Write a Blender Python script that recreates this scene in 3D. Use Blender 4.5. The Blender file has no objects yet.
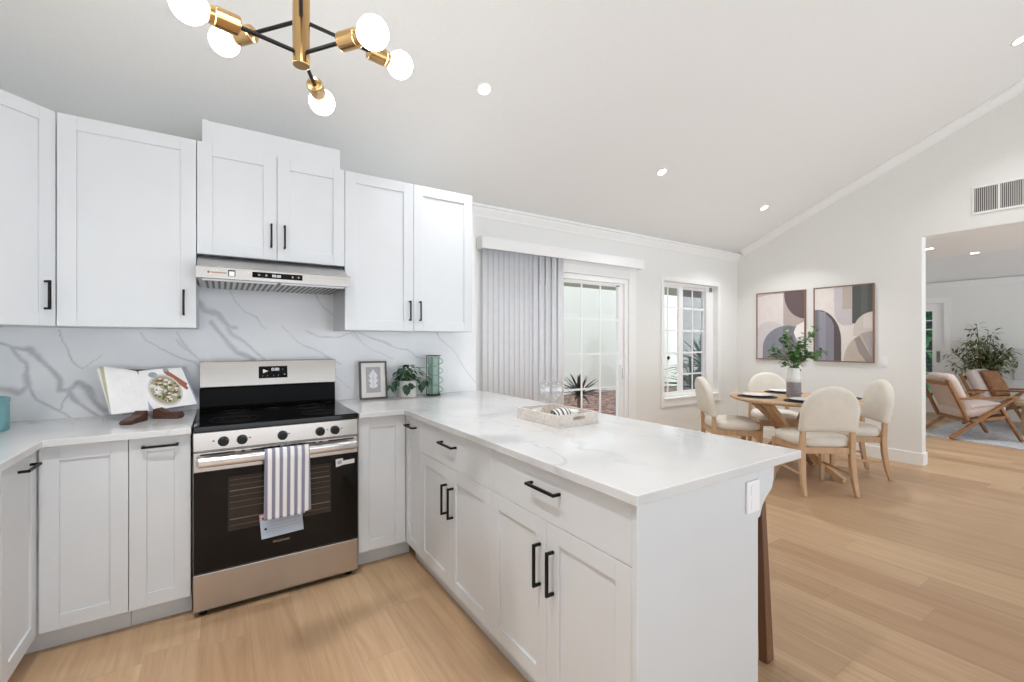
import bpy, bmesh, math, random
import numpy as np
from mathutils import Vector, Matrix
random.seed(7)
PI = math.pi
S = bpy.context.scene
COL = S.collection

# ------------------------------------------------------------------ camera, world, exposure
FPX, HY, YAW, CAMH = 445.0, 342.0, 33.15, 1.32
cd = bpy.data.cameras.new('camera')
cam = bpy.data.objects.new('camera', cd); COL.objects.link(cam)
cam.location = (0, 0, CAMH)
cam.rotation_euler = (PI/2, 0, -math.radians(YAW))
cd.sensor_width = 36.0; cd.lens = FPX/1024*36.0
cd.shift_y = (HY-341.0)/1024.0
cd.clip_start = 0.05
S.camera = cam
S.view_settings.view_transform = 'Standard'; S.view_settings.look = 'None'
S.view_settings.exposure = 0.17; S.view_settings.gamma = 1.0
S.view_settings.use_curve_mapping = False
S.cycles.max_bounces = 12; S.cycles.diffuse_bounces = 7; S.cycles.glossy_bounces = 5
S.cycles.transparent_max_bounces = 16; S.cycles.transmission_bounces = 8
S.cycles.use_denoising = True
S.cycles.sample_clamp_indirect = 6.0
S.cycles.caustics_reflective = False; S.cycles.caustics_refractive = False
W = bpy.data.worlds.new('daylight'); S.world = W; W.use_nodes = True
bg = W.node_tree.nodes['Background']
# bright overcast sky above, brighter glow added below the horizon to lift the ceiling
wn = W.node_tree.nodes; wl = W.node_tree.links
tc = wn.new('ShaderNodeTexCoord'); sx = wn.new('ShaderNodeSeparateXYZ'); rp_ = wn.new('ShaderNodeValToRGB')
wl.new(tc.outputs['Generated'], sx.inputs[0])
mr = wn.new('ShaderNodeMapRange'); mr.inputs[1].default_value = -.25; mr.inputs[2].default_value = .25
wl.new(sx.outputs[2], mr.inputs[0]); wl.new(mr.outputs[0], rp_.inputs[0])
rp_.color_ramp.elements[0].color = (0.88, 0.96, 1.06, 1); rp_.color_ramp.elements[1].color = (0.37, 0.405, 0.43, 1)
wl.new(rp_.outputs[0], bg.inputs['Color']); bg.inputs['Strength'].default_value = 3.35

# ------------------------------------------------------------------ colour and materials
def lin(c):
    c = c/255.0
    return c/12.92 if c <= 0.04045 else ((c+0.055)/1.055)**2.4
def rgb(t): return (lin(t[0]), lin(t[1]), lin(t[2]), 1.0)
class NT:
    def __init__(s, m): s.t = m.node_tree; s.n = s.t.nodes
    def new(s, typ, **kw):
        n = s.n.new(typ)
        for k, v in kw.items(): setattr(n, k, v)
        return n
    def link(s, a, b): s.t.links.new(a, b)
    def math(s, op, a, b=None, c=None):
        n = s.new('ShaderNodeMath', operation=op)
        for i, v in enumerate((a, b, c)):
            if v is None: continue
            if isinstance(v, (int, float)): n.inputs[i].default_value = v
            else: s.link(v, n.inputs[i])
        return n.outputs[0]
    def mix(s, fac, a, b):
        n = s.new('ShaderNodeMix', data_type='RGBA')
        for sock, v in ((n.inputs[0], fac), (n.inputs[6], a), (n.inputs[7], b)):
            if isinstance(v, (int, float)): sock.default_value = v
            elif isinstance(v, tuple): sock.default_value = v
            else: s.link(v, sock)
        return n.outputs[2]
    def ramp(s, fac, stops):
        n = s.new('ShaderNodeValToRGB'); e = n.color_ramp.elements
        while len(e) < len(stops): e.new(0.5)
        for el, (p, c) in zip(e, stops): el.position = p; el.color = c
        s.link(fac, n.inputs[0]); return n.outputs[0]
    def noise(s, vec, scale, detail=3, rough=0.5, dist=0.0):
        n = s.new('ShaderNodeTexNoise'); n.inputs['Scale'].default_value = scale
        n.inputs['Detail'].default_value = detail; n.inputs['Roughness'].default_value = rough
        n.inputs['Distortion'].default_value = dist
        if vec is not None: s.link(vec, n.inputs['Vector'])
        return n.outputs[0]
    def mapping(s, vec, scale=(1, 1, 1), rot=(0, 0, 0), loc=(0, 0, 0)):
        n = s.new('ShaderNodeMapping'); n.inputs['Scale'].default_value = scale
        n.inputs['Rotation'].default_value = rot; n.inputs['Location'].default_value = loc
        s.link(vec, n.inputs['Vector']); return n.outputs[0]
def base(name, rough=0.5, metal=0.0, col=(200, 200, 200), spec=0.5):
    m = bpy.data.materials.new(name); m.use_nodes = True
    t = NT(m); b = t.n['Principled BSDF']
    b.inputs['Base Color'].default_value = rgb(col); b.inputs['Roughness'].default_value = rough
    b.inputs['Metallic'].default_value = metal; b.inputs['Specular IOR Level'].default_value = spec
    return m, t, b
def bump(t, b, h, strength=0.1, dist=0.002):
    n = t.new('ShaderNodeBump'); n.inputs['Strength'].default_value = strength; n.inputs['Distance'].default_value = dist
    t.link(h, n.inputs['Height']); t.link(n.outputs[0], b.inputs['Normal'])
def coords(t, kind='Object'): return t.new('ShaderNodeTexCoord').outputs[kind]
def plain(name, col, rough=0.5, metal=0.0, var=0.03, scale=20.0, bmp=0.0, spec=0.5):
    m, t, b = base(name, rough, metal, col, spec)
    f = t.noise(coords(t), scale)
    lo = rgb([max(0, c*(1-var)) for c in col]); hi = rgb([min(255, c*(1+var)) for c in col])
    t.link(t.ramp(f, [(0.3, lo), (0.7, hi)]), b.inputs['Base Color'])
    if bmp: bump(t, b, f, bmp)
    return m
def wood(name, c1, c2, axis=2, rough=0.5, scale=1.0):
    m, t, b = base(name, rough, 0, c1)
    sc = [9*scale]*3; sc[axis] = 0.8*scale
    v = t.mapping(coords(t), tuple(sc))
    f = t.noise(v, 3.0, 5, 0.6, 0.6)
    t.link(t.ramp(f, [(0.3, rgb(c1)), (0.7, rgb(c2))]), b.inputs['Base Color'])
    bump(t, b, f, 0.06)
    return m
def emit(name, col, strength):
    m = bpy.data.materials.new(name); m.use_nodes = True; t = NT(m); t.n.clear()
    e = t.new('ShaderNodeEmission'); e.inputs[0].default_value = (*col, 1); e.inputs[1].default_value = strength
    o = t.new('ShaderNodeOutputMaterial'); t.link(e.outputs[0], o.inputs[0]); return m
def fabric(name, col, scale=300, var=0.035, bmp=0.2):
    m, t, b = base(name, 0.9, 0, col, 0.2)
    f = t.noise(coords(t), scale, 2); g = t.noise(coords(t), 9, 3)
    k = t.math('ADD', t.math('MULTIPLY', f, 0.6), t.math('MULTIPLY', g, 0.4))
    lo = rgb([c*(1-var) for c in col]); hi = rgb([min(255, c*(1+var)) for c in col])
    t.link(t.ramp(k, [(0.35, lo), (0.65, hi)]), b.inputs['Base Color']); bump(t, b, f, bmp, 0.001)
    return m
def brushed(name, col, rough=0.28, axis=0):
    m, t, b = base(name, rough, 1.0, col)
    sc = [420]*3; sc[axis] = 1.2
    f = t.noise(t.mapping(coords(t), tuple(sc)), 1.0, 2)
    t.link(t.ramp(f, [(0.3, rgb([c*0.985 for c in col])), (0.7, rgb([min(255, c*1.015) for c in col]))]), b.inputs['Base Color'])
    t.link(t.math('ADD', t.math('MULTIPLY', f, 0.04), rough-0.02), b.inputs['Roughness'])
    return m
def glassmat(name, tint=(0.985, 0.99, 0.988), refl=0.04, grey=0.0):
    m = bpy.data.materials.new(name); m.use_nodes = True; t = NT(m); t.n.clear()
    tr = t.new('ShaderNodeBsdfTransparent'); tr.inputs[0].default_value = (*tint, 1)
    gl = t.new('ShaderNodeBsdfGlossy'); gl.inputs['Roughness'].default_value = 0.02
    ge = t.new('ShaderNodeNewGeometry'); dt = t.new('ShaderNodeVectorMath', operation='DOT_PRODUCT')
    t.link(ge.outputs['Incoming'], dt.inputs[0]); t.link(ge.outputs['Normal'], dt.inputs[1])
    sch = t.math('ADD', refl*.4, t.math('MULTIPLY', .4, t.math('POWER', t.math('SUBTRACT', 1.0, t.math('ABSOLUTE', dt.outputs['Value'])), 5.0)))
    mx = t.new('ShaderNodeMixShader'); o = t.new('ShaderNodeOutputMaterial')
    t.link(sch, mx.inputs[0])
    t.link(tr.outputs[0], mx.inputs[1]); t.link(gl.outputs[0], mx.inputs[2]); t.link(mx.outputs[0], o.inputs[0])
    return m

def green():
    m, t, b = base('pale_green_glass', .15, 0, (188, 214, 203)); tr = t.new('ShaderNodeBsdfTransparent'); tr.inputs[0].default_value = (.86, .95, .91, 1)
    mx = t.new('ShaderNodeMixShader'); mx.inputs[0].default_value = .5; o = t.n['Material Output']
    t.link(tr.outputs[0], mx.inputs[1]); t.link(b.outputs[0], mx.inputs[2]); t.link(mx.outputs[0], o.inputs[0]); return m

def floor_mat():
    m, t, b = base('oak_planks', 0.38)
    geo = t.new('ShaderNodeNewGeometry').outputs['Position']
    sp = t.new('ShaderNodeSeparateXYZ'); t.link(geo, sp.inputs[0]); x, y = sp.outputs[0], sp.outputs[1]
    pw, pl = 0.19, 1.85
    xr = t.math('DIVIDE', t.math('ADD', x, 20.03), pw); row = t.math('FLOOR', xr); fx = t.math('FRACT', xr)
    wn = t.new('ShaderNodeTexWhiteNoise', noise_dimensions='1D'); t.link(row, wn.inputs['W'])
    yr = t.math('ADD', t.math('DIVIDE', y, pl), t.math('MULTIPLY', wn.outputs['Value'], 7.3))
    idx = t.math('FLOOR', yr); fy = t.math('FRACT', yr)
    cv = t.new('ShaderNodeCombineXYZ'); t.link(row, cv.inputs[0]); t.link(idx, cv.inputs[1])
    w2 = t.new('ShaderNodeTexWhiteNoise', noise_dimensions='2D'); t.link(cv.outputs[0], w2.inputs['Vector'])
    pid = w2.outputs['Value']
    # grain, shifted per plank
    off = t.new('ShaderNodeCombineXYZ'); t.link(t.math('MULTIPLY', pid, 31.0), off.inputs[0]); t.link(t.math('MULTIPLY', pid, 17.0), off.inputs[1])
    va = t.new('ShaderNodeVectorMath', operation='ADD'); t.link(geo, va.inputs[0]); t.link(off.outputs[0], va.inputs[1])
    g1 = t.noise(t.mapping(va.outputs[0], (11, 0.9, 1)), 1.6, 5, 0.6, 1.1)
    g2 = t.noise(t.mapping(va.outputs[0], (70, 2.2, 1)), 1.5, 3, 0.6)
    wv = t.new('ShaderNodeTexWave', wave_type='BANDS', bands_direction='X'); t.link(t.mapping(va.outputs[0], (3.4, 0.32, 1)), wv.inputs['Vector'])
    wv.inputs['Scale'].default_value = 2.2; wv.inputs['Distortion'].default_value = 9.0; wv.inputs['Detail'].default_value = 2.0; wv.inputs['Detail Scale'].default_value = 0.9
    grain = t.math('ADD', t.math('ADD', t.math('MULTIPLY', g1, 0.70), t.math('MULTIPLY', g2, 0.24)), t.math('MULTIPLY', wv.outputs['Fac'], 0.05))
    colr = t.ramp(grain, [(0.26, rgb((174, 144, 114))), (0.47, rgb((192, 162, 131))), (0.70, rgb((204, 178, 147)))])
    tint = t.ramp(pid, [(0.0, rgb((226, 215, 204))), (0.45, rgb((246, 240, 234))), (1.0, rgb((255, 252, 244)))])
    mm = t.new('ShaderNodeMix', data_type='RGBA', blend_type='MULTIPLY'); mm.inputs[0].default_value = 1.0
    t.link(colr, mm.inputs[6]); t.link(tint, mm.inputs[7])
    # knots
    vo = t.new('ShaderNodeTexVoronoi', feature='DISTANCE_TO_EDGE' if False else 'F1'); t.link(t.mapping(va.outputs[0], (1.3, 0.75, 1)), vo.inputs['Vector']); vo.inputs['Scale'].default_value = 1.7
    kn = t.math('SUBTRACT', 1.0, t.math('SMOOTH_MIN', t.math('MULTIPLY', vo.outputs['Distance'], 24.0), 1.0, 0.1))
    kn = t.math('MULTIPLY', t.math('MAXIMUM', kn, 0.0), t.math('GREATER_THAN', pid, 0.6))
    c2 = t.mix(t.math('MULTIPLY', kn, 0.6), mm.outputs[2], rgb((112, 78, 55)))
    gx = t.math('LESS_THAN', t.math('MINIMUM', fx, t.math('SUBTRACT', 1.0, fx)), 0.0065)
    gy = t.math('LESS_THAN', t.math('MINIMUM', fy, t.math('SUBTRACT', 1.0, fy)), 0.0009)
    gap = t.math('MAXIMUM', gx, gy)
    t.link(t.mix(t.math('MULTIPLY', gap, 0.22), c2, rgb((112, 80, 55))), b.inputs['Base Color'])
    t.link(t.math('ADD', t.math('MULTIPLY', g1, 0.15), 0.32), b.inputs['Roughness'])
    bump(t, b, t.math('SUBTRACT', t.math('MULTIPLY', g2, 0.3), gap), 0.12, 0.001)
    return m
def quartz_top():
    m, t, b = base('white_quartz', 0.12, 0, (236, 236, 236))
    geo = t.new('ShaderNodeNewGeometry').outputs['Position']
    def vein(scale, rot, width, seed, dist):
        v = t.mapping(geo, (scale, scale*0.45, scale), (0, 0, rot), (seed, seed*1.7, 0))
        n = t.noise(v, 1.0, 4, 0.55, dist)
        d = t.math('ABSOLUTE', t.math('SUBTRACT', n, 0.5))
        return t.math('SUBTRACT', 1.0, t.math('MINIMUM', t.math('DIVIDE', d, width), 1.0))
    a = vein(1.7, 0.5, 0.022, 3.1, 0.7); c = vein(2.6, -0.35, 0.010, 9.4, 0.8)
    msk = t.ramp(t.noise(t.mapping(geo, (1, 1, 1), (0, 0, 0), (5, 2, 0)), 1.6, 2), [(0.42, (0, 0, 0, 1)), (0.62, (1, 1, 1, 1))])
    f = t.math('MULTIPLY', t.math('MAXIMUM', t.math('MULTIPLY', a, 0.5), t.math('MULTIPLY', c, 0.6)), msk)
    cloud = t.ramp(t.noise(geo, 3.0, 3), [(0.35, rgb((205, 206, 207))), (0.65, rgb((214, 214, 214)))])
    t.link(t.mix(t.math('MULTIPLY', f, 0.75), cloud, rgb((158, 155, 155))), b.inputs['Base Color'])
    return m
def marble_splash():
    m, t, b = base('veined_quartz_slab', 0.16, 0, (232, 233, 235))
    at = t.new('ShaderNodeAttribute', attribute_name='vein'); geo = t.new('ShaderNodeNewGeometry').outputs['Position']
    cloud = t.ramp(t.noise(geo, 3.5, 4), [(0.3, rgb((226, 228, 231))), (0.7, rgb((237, 237, 238)))])
    br = t.math('MULTIPLY', at.outputs['Fac'], t.math('ADD', t.math('MULTIPLY', t.noise(geo, 28, 4, 0.6), 0.9), 0.45))
    t.link(t.mix(t.math('MINIMUM', br, 1.0), cloud, rgb((160, 160, 166))), b.inputs['Base Color'])
    return m

M = {}
M['wall'] = plain('wall_paint', (233, 233, 230), 0.85, var=0.006, scale=60, bmp=0.03)
M['ceil'] = plain('ceiling_paint', (234, 234, 232), 0.9, var=0.006, scale=80, bmp=0.05)
M['trim'] = plain('trim_paint', (240, 240, 239), 0.45, var=0.004)
M['cab'] = plain('cabinet_paint', (213, 216, 219), 0.36, var=0.004, scale=8)
M['cabin'] = plain('cabinet_seam', (150, 150, 150), 0.7)
M['floor'] = floor_mat(); M['quartz'] = quartz_top(); M['marble'] = marble_splash()
M['black'] = plain('black_metal', (24, 24, 25), 0.42, 0.6, scale=60)
M['steel'] = brushed('brushed_steel', (196, 191, 186), 0.24, 0)
M['steelv'] = brushed('brushed_steel_plain', (196, 194, 192), 0.34, 0)
M['chrome'] = plain('polished_steel', (226, 226, 228), 0.14, 1.0, scale=5)
M['glassblack'] = plain('black_ceramic_glass', (6, 6, 7), 0.07, scale=4, spec=0.32)
M['blackplastic'] = plain('black_plastic', (16, 16, 17), 0.35, spec=0.3)
M['matteblack'] = plain('satin_black_enamel', (7, 7, 8), 0.45, spec=0.12)
M['darkglass'] = plain('oven_window_glass', (52, 45, 40), 0.12, scale=3, spec=.3)
M['brass'] = brushed('brushed_brass', (206, 170, 118), 0.22, 2)
M['bulb'] = emit('lit_bulb', (1.0, 0.985, 0.965), 31.0)
M['led'] = emit('lit_downlight', (1.0, 0.97, 0.93), 30.0)
M['ledtxt'] = emit('lit_display', (0.85, 0.92, 1.0), 1.1)
M['slat'] = plain('vinyl_blind', (222, 223, 227), 0.6, var=0.01)
M['vinyl'] = plain('white_vinyl', (243, 243, 243), 0.35, var=0.004)
M['glass'] = glassmat('window_glass')
M['cup_glass'] = glassmat('clear_drinking_glass', (0.985, 0.988, 0.99), 0.28)
M['green_glass'] = green()
M['oak'] = wood('light_oak', (188, 152, 116), (206, 173, 138), 2)
M['oakx'] = wood('light_oak_top', (184, 150, 115), (206, 174, 139), 0)
M['teak'] = wood('honey_teak', (128, 84, 46), (160, 112, 66), 2)
M['walnut'] = wood('walnut_wood', (98, 66, 46), (132, 92, 64), 2)
M['espresso'] = wood('espresso_wood', (58, 36, 27), (92, 60, 45), 0)
M['cream'] = fabric('cream_linen', (222, 216, 205))
M['blush'] = fabric('pale_blush_linen', (206, 190, 182))
M['brown'] = fabric('caramel_leather', (150, 108, 80), 60, 0.15)
M['rug'] = fabric('blue_grey_rug', (188, 190, 194), 40, 0.10)
M['mat'] = fabric('charcoal_weave', (72, 72, 74), 180, 0.2, 0.5)
M['ceramic'] = plain('white_ceramic', (238, 238, 236), 0.25, var=0.01)
M['potw'] = plain('ribbed_white_pot', (226, 224, 218), 0.6, var=0.02)
M['teal'] = plain('teal_ceramic', (116, 166, 172), 0.4, var=0.04)
M['leaf'] = plain('green_leaf', (82, 124, 62), 0.5, var=0.3, scale=30)
M['leafd'] = plain('dark_leaf', (42, 74, 52), 0.5, var=0.3, scale=30)
M['leafo'] = plain('olive_leaf', (100, 108, 68), 0.6, var=0.28, scale=12)
M['leafp'] = plain('dusky_leaf', (44, 46, 48), 0.55, var=0.25, scale=20)
M['agave'] = plain('bright_leaf', (74, 128, 82), 0.5, var=0.25, scale=14)
M['stem'] = plain('brown_stem', (96, 74, 52), 0.8, var=0.15)
M['paper'] = plain('page_paper', (238, 236, 236), 0.8, var=0.012)
M['ink'] = plain('grey_print', (176, 176, 182), 0.8)
M['grey'] = plain('grey_plastic', (128, 128, 128), 0.5)
M['outlet'] = plain('outlet_plastic', (238, 238, 240), 0.4, var=0.004)
M['stucco'] = plain('pale_stucco', (240, 239, 231), 0.95, var=0.015, scale=50, bmp=0.25)
M['eave'] = plain('painted_eave', (172, 173, 160), 0.8)
M['mulch'] = plain('reddish_mulch', (124, 98, 90), 0.95, var=0.6, scale=9, bmp=0.8)
M['shell'] = plain('pale_shell_tile', (214, 206, 198), 0.45, var=0.05, scale=90)
M['traywood'] = plain('tray_lining', (196, 172, 150), 0.6, var=0.06)
M['red'] = plain('coral_ribbon', (186, 92, 88), 0.7)
def colm(name, c, r=0.75): return plain(name, c, r, var=0.012)

# ------------------------------------------------------------------ mesh building
OFF = {}
def off_of(p):
    while p is not None:
        if p.name in OFF: return OFF[p.name]
        p = p.parent
    return Vector((0, 0, 0))
class MB:
    def __init__(s): s.bm = bmesh.new()
    def obox(s, o, u, n, u0, u1, n0, n1, z0, z1):
        """box in a frame: o origin, u along, n outwards, z up"""
        o, u, n = Vector(o), Vector(u), Vector(n)
        vs = [s.bm.verts.new(o+u*a+n*b+Vector((0, 0, c))) for c in (z0, z1) for b in (n0, n1) for a in (u0, u1)]
        for f in ((0, 1, 3, 2), (4, 6, 7, 5), (0, 4, 5, 1), (2, 3, 7, 6), (0, 2, 6, 4), (1, 5, 7, 3)):
            s.bm.faces.new([vs[i] for i in f])
        return s
    def box(s, x0, x1, y0, y1, z0, z1): return s.obox((0, 0, 0), (1, 0, 0), (0, 1, 0), x0, x1, y0, y1, z0, z1)
    def bar(s, p, q, w, d, up=(0, 0, 1)):
        """rectangular bar from p to q, w across, d in the up-ish direction"""
        p, q = Vector(p), Vector(q); t = (q-p).normalized(); up = Vector(up)
        a = t.cross(up)
        if a.length < 1e-4: a = t.cross(Vector((1, 0, 0)))
        a.normalize(); b = a.cross(t).normalized()
        r = [[s.bm.verts.new(c+a*i*w/2+b*j*d/2) for i, j in ((-1, -1), (1, -1), (1, 1), (-1, 1))] for c in (p, q)]
        s._skin(r, True); return s
    def _skin(s, rings, caps):
        for A, B in zip(rings, rings[1:]):
            n = len(A)
            for i in range(n): s.bm.faces.new((A[i], A[(i+1) % n], B[(i+1) % n], B[i]))
        if caps:
            s.bm.faces.new(list(reversed(rings[0]))); s.bm.faces.new(rings[-1])
    def sweep(s, pts, secs, up=(0, 0, 1)):
        """rectangular sweep along points; secs = (w,d) per point or one"""
        pts = [Vector(p) for p in pts]; rings = []
        for i, p in enumerate(pts):
            t = (pts[min(i+1, len(pts)-1)]-pts[max(i-1, 0)]).normalized()
            a = t.cross(Vector(up)); a = a.normalized() if a.length > 1e-4 else Vector((1, 0, 0))
            b = a.cross(t).normalized(); w, d = secs[i] if isinstance(secs, list) else secs
            rings.append([s.bm.verts.new(p+a*k*w/2+b*j*d/2) for k, j in ((-1, -1), (1, -1), (1, 1), (-1, 1))])
        s._skin(rings, True); return s
    def tube(s, pts, r, seg=10, closed=False, caps=True):
        pts = [Vector(p) for p in pts]; rings = []; n = len(pts); a0 = None
        for i, p in enumerate(pts):
            if closed: t = (pts[(i+1) % n]-pts[i-1]).normalized()
            else: t = (pts[min(i+1, n-1)]-pts[max(i-1, 0)]).normalized()
            if a0 is None:
                a0 = t.cross(Vector((0, 0, 1)))
                if a0.length < 1e-3: a0 = t.cross(Vector((1, 0, 0)))
            a = (a0-t*a0.dot(t)).normalized(); a0 = a; b = t.cross(a)
            rr = r[i] if isinstance(r, (list, tuple)) else r
            rings.append([s.bm.verts.new(p+(a*math.cos(k*2*PI/seg)+b*math.sin(k*2*PI/seg))*rr) for k in range(seg)])
        if closed: rings.append(rings[0]); s._skin(rings, False)
        else: s._skin(rings, caps)
        return s
    def lathe(s, prof, c=(0, 0, 0), seg=32, axis=None):
        """prof [(r,z)] around z (or axis) at c; r=0 ends make points"""
        c = Vector(c); R = Vector((0, 0, 1)).rotation_difference(Vector(axis).normalized()).to_matrix() if axis is not None else Matrix.Identity(3)
        rings = []
        for r, z in prof:
            if r < 1e-6: rings.append([s.bm.verts.new(c+R@Vector((0, 0, z)))])
            else: rings.append([s.bm.verts.new(c+R@Vector((r*math.cos(k*2*PI/seg), r*math.sin(k*2*PI/seg), z))) for k in range(seg)])
        for A, B in zip(rings, rings[1:]):
            for i in range(seg):
                j = (i+1) % seg
                if len(A) == 1 and len(B) == 1: continue
                if len(A) == 1: s.bm.faces.new((A[0], B[j], B[i]))
                elif len(B) == 1: s.bm.faces.new((A[i], A[j], B[0]))
                else: s.bm.faces.new((A[i], A[j], B[j], B[i]))
        if len(rings[0]) > 1: s.bm.faces.new(list(reversed(rings[0])))
        if len(rings[-1]) > 1: s.bm.faces.new(rings[-1])
        return s
    def cyl(s, c, r, h, seg=24, axis=None): return s.lathe([(r, 0), (r, h)], c, seg, axis)
    def sphere(s, c, r, seg=24, n=14, sc=1.0):
        return s.lathe([(r*math.sin(PI*i/n), -r*sc*math.cos(PI*i/n)) for i in range(n+1)], c, seg)
    def prism(s, poly, o, u, v, n, n0, n1):
        """poly [(a,b)] in plane o+u*a+v*b extruded along n from n0 to n1"""
        o, u, v, n = Vector(o), Vector(u), Vector(v), Vector(n)
        A = [s.bm.verts.new(o+u*a+v*b+n*n0) for a, b in poly]; B = [s.bm.verts.new(o+u*a+v*b+n*n1) for a, b in poly]
        s._skin([A, B], True); return s
    def grid(s, f, nu, nv, thick=0.0):
        V = [[s.bm.verts.new(f(i/nu, j/nv)) for j in range(nv+1)] for i in range(nu+1)]
        for i in range(nu):
            for j in range(nv): s.bm.faces.new((V[i][j], V[i+1][j], V[i+1][j+1], V[i][j+1]))
        return s
    def leaf(s, p, d, L, w, up=(0, 0, 1), droop=0.2):
        p, d = Vector(p), Vector(d).normalized(); a = d.cross(Vector(up))
        a = a.normalized() if a.length > 1e-3 else Vector((1, 0, 0)); b = a.cross(d)
        if b.z < 0: b = -b
        pt = lambda t, k, h: s.bm.verts.new(p+d*L*t+a*k*w/2+b*(h-droop*L*t*t))
        q = [pt(0, 0, 0), pt(.35, -.9, .1*w), pt(.35, 0, 0), pt(.35, .9, .1*w), pt(.7, -.75, .08*w), pt(.7, 0, 0), pt(.7, .75, .08*w), pt(1, 0, 0)]
        for f in ((0, 2, 1), (0, 3, 2), (1, 2, 5, 4), (2, 3, 6, 5), (4, 5, 7), (5, 6, 7)): s.bm.faces.new([q[i] for i in f])
        return s
    def build(s, name, mat, parent=None, smooth=False, bevel=0.0, seg=2, subsurf=0, solid=0.0):
        bmesh.ops.recalc_face_normals(s.bm, faces=s.bm.faces)
        me = bpy.data.meshes.new(name)
        o = off_of(parent)
        if o.length > 0: bmesh.ops.translate(s.bm, verts=s.bm.verts, vec=-o)
        s.bm.to_mesh(me); s.bm.free()
        ob = bpy.data.objects.new(name, me); COL.objects.link(ob); ob.parent = parent
        for k in (mat if isinstance(mat, (list, tuple)) else [mat]): me.materials.append(M[k] if isinstance(k, str) else k)
        if smooth:
            for p in me.polygons: p.use_smooth = True
        if solid:
            m = ob.modifiers.new('solid', 'SOLIDIFY'); m.thickness = solid; m.offset = 0
        if bevel:
            m = ob.modifiers.new('bevel', 'BEVEL'); m.width = bevel; m.segments = seg; m.limit_method = 'ANGLE'; m.angle_limit = 0.6
            m.harden_normals = False
        if subsurf:
            m = ob.modifiers.new('sub', 'SUBSURF'); m.levels = subsurf; m.render_levels = subsurf
        return ob
def tag(o, label, cat, group=None, kind=None):
    o['label'] = label; o['category'] = cat
    if group: o['group'] = group
    if kind: o['kind'] = kind
    return o
def thing(name, label, cat, loc=(0, 0, 0), group=None):
    o = bpy.data.objects.new(name, None); COL.objects.link(o); o.location = loc
    o.empty_display_size = 0.1; OFF[o.name] = Vector(loc)
    return tag(o, label, cat, group)
def struct(o, label=None):
    o['kind'] = 'structure'
    if label: o['label'] = label
    return o
def dup(root, loc=None, rot=None, label=None, group=None):
    r = root.copy(); COL.objects.link(r)
    if loc is not None: r.location = loc
    if rot is not None: r.rotation_euler = (0, 0, rot)
    if label: r['label'] = label
    if group: r['group'] = group
    for ch in list(root.children):
        c = ch.copy(); COL.objects.link(c); c.parent = r
        for g in list(ch.children):
            d = g.copy(); COL.objects.link(d); d.parent = c
    return r
def text(body, size, loc, u, n, mat, parent, name, align='LEFT', ext=0.0004):
    """writing lying on a plane facing n, reading along u"""
    cu = bpy.data.curves.new(name, 'FONT'); cu.body = body; cu.size = size; cu.align_x = align; cu.extrude = ext
    ob = bpy.data.objects.new(name, cu); COL.objects.link(ob)
    u, n = Vector(u).normalized(), Vector(n).normalized(); v = n.cross(u)
    R = Matrix((u, v, n)).transposed().to_4x4()
    ob.matrix_world = Matrix.Translation(Vector(loc)-off_of(parent)) @ R
    me = bpy.data.meshes.new_from_object(ob); om = bpy.data.objects.new(name, me); COL.objects.link(om)
    om.matrix_world = ob.matrix_world.copy(); bpy.data.objects.remove(ob); bpy.data.curves.remove(cu)
    me.materials.clear(); me.materials.append(M[mat]); om.parent = parent; om.name = name; return om

# ------------------------------------------------------------------ the room
WY, WW, LX, FX, KX = 3.28, 3.60, -1.24, 6.245, 1.775      # kitchen wall, window wall, left wall, far wall, end of kitchen wall
CZ0, SL, RIDGE = 2.60, 0.4167, -1.6                        # ceiling height at window wall, slope, ridge line
cz = lambda y: CZ0+SL*(WW-y) if y >= RIDGE else CZ0+SL*(WW-RIDGE)-SL*(RIDGE-y)
BACK = -2.6
struct(MB().box(-1.4, 11.2, BACK-.2, 3.78, -0.12, 0).build('floor', 'floor'))
YZ = ((0, 1, 0), (0, 0, 1), (1, 0, 0))
cpoly = [(3.8, cz(3.8)), (RIDGE, cz(RIDGE)), (BACK, cz(BACK)), (BACK, cz(BACK)+.15), (RIDGE, cz(RIDGE)+.16), (3.8, cz(3.8)+.15)]
struct(MB().prism(cpoly, (0, 0, 0), *YZ, -1.39, 6.37).build('ceiling', 'ceil'))
struct(MB().prism([(BACK, 0), (WY, 0), (WY, 2.40), (WW, 2.40), (WW, cz(WW)), (RIDGE, cz(RIDGE)), (BACK, cz(BACK))], (0, 0, 0), *YZ, LX-.15, LX).build('wall_left', 'wall'))
struct(MB().prism([(LX-.15, 0), (KX, 0), (KX, 2.40), (LX-.15, 2.40)], (0, 0, 0), (1, 0, 0), (0, 0, 1), (0, 1, 0), WY, WW-.001).build('wall_back', 'wall'))
# window wall with the slider and window openings
SX0, SX1, SZ1 = 2.10, 3.965, 2.05
GX0, GX1, GZ0, GZ1 = 4.60, 5.74, 0.60, 2.085
wb = MB()
top = cz(WW)+.02
for a, b_, c, d in ((LX-.15, SX0, 0, top), (SX0, SX1, SZ1, top), (SX1, GX0, 0, top), (GX0, GX1, 0, GZ0), (GX0, GX1, GZ1, top), (GX1, FX+.12, 0, top), ):
    wb.box(a, b_, WW, WW+.15, c, d)
struct(wb.build('wall_window', 'wall'))
# far wall with the wide opening to the living room
OY, OZ = 1.579, 2.44
fw = MB().prism([(OY, 0), (WW, 0), (WW, cz(WW)), (RIDGE, cz(RIDGE)), (BACK, cz(BACK)), (BACK, OZ), (OY, OZ)], (0, 0, 0), *YZ, FX, FX+.125)
struct(fw.build('wall_far', 'wall', bevel=0.006))
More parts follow.
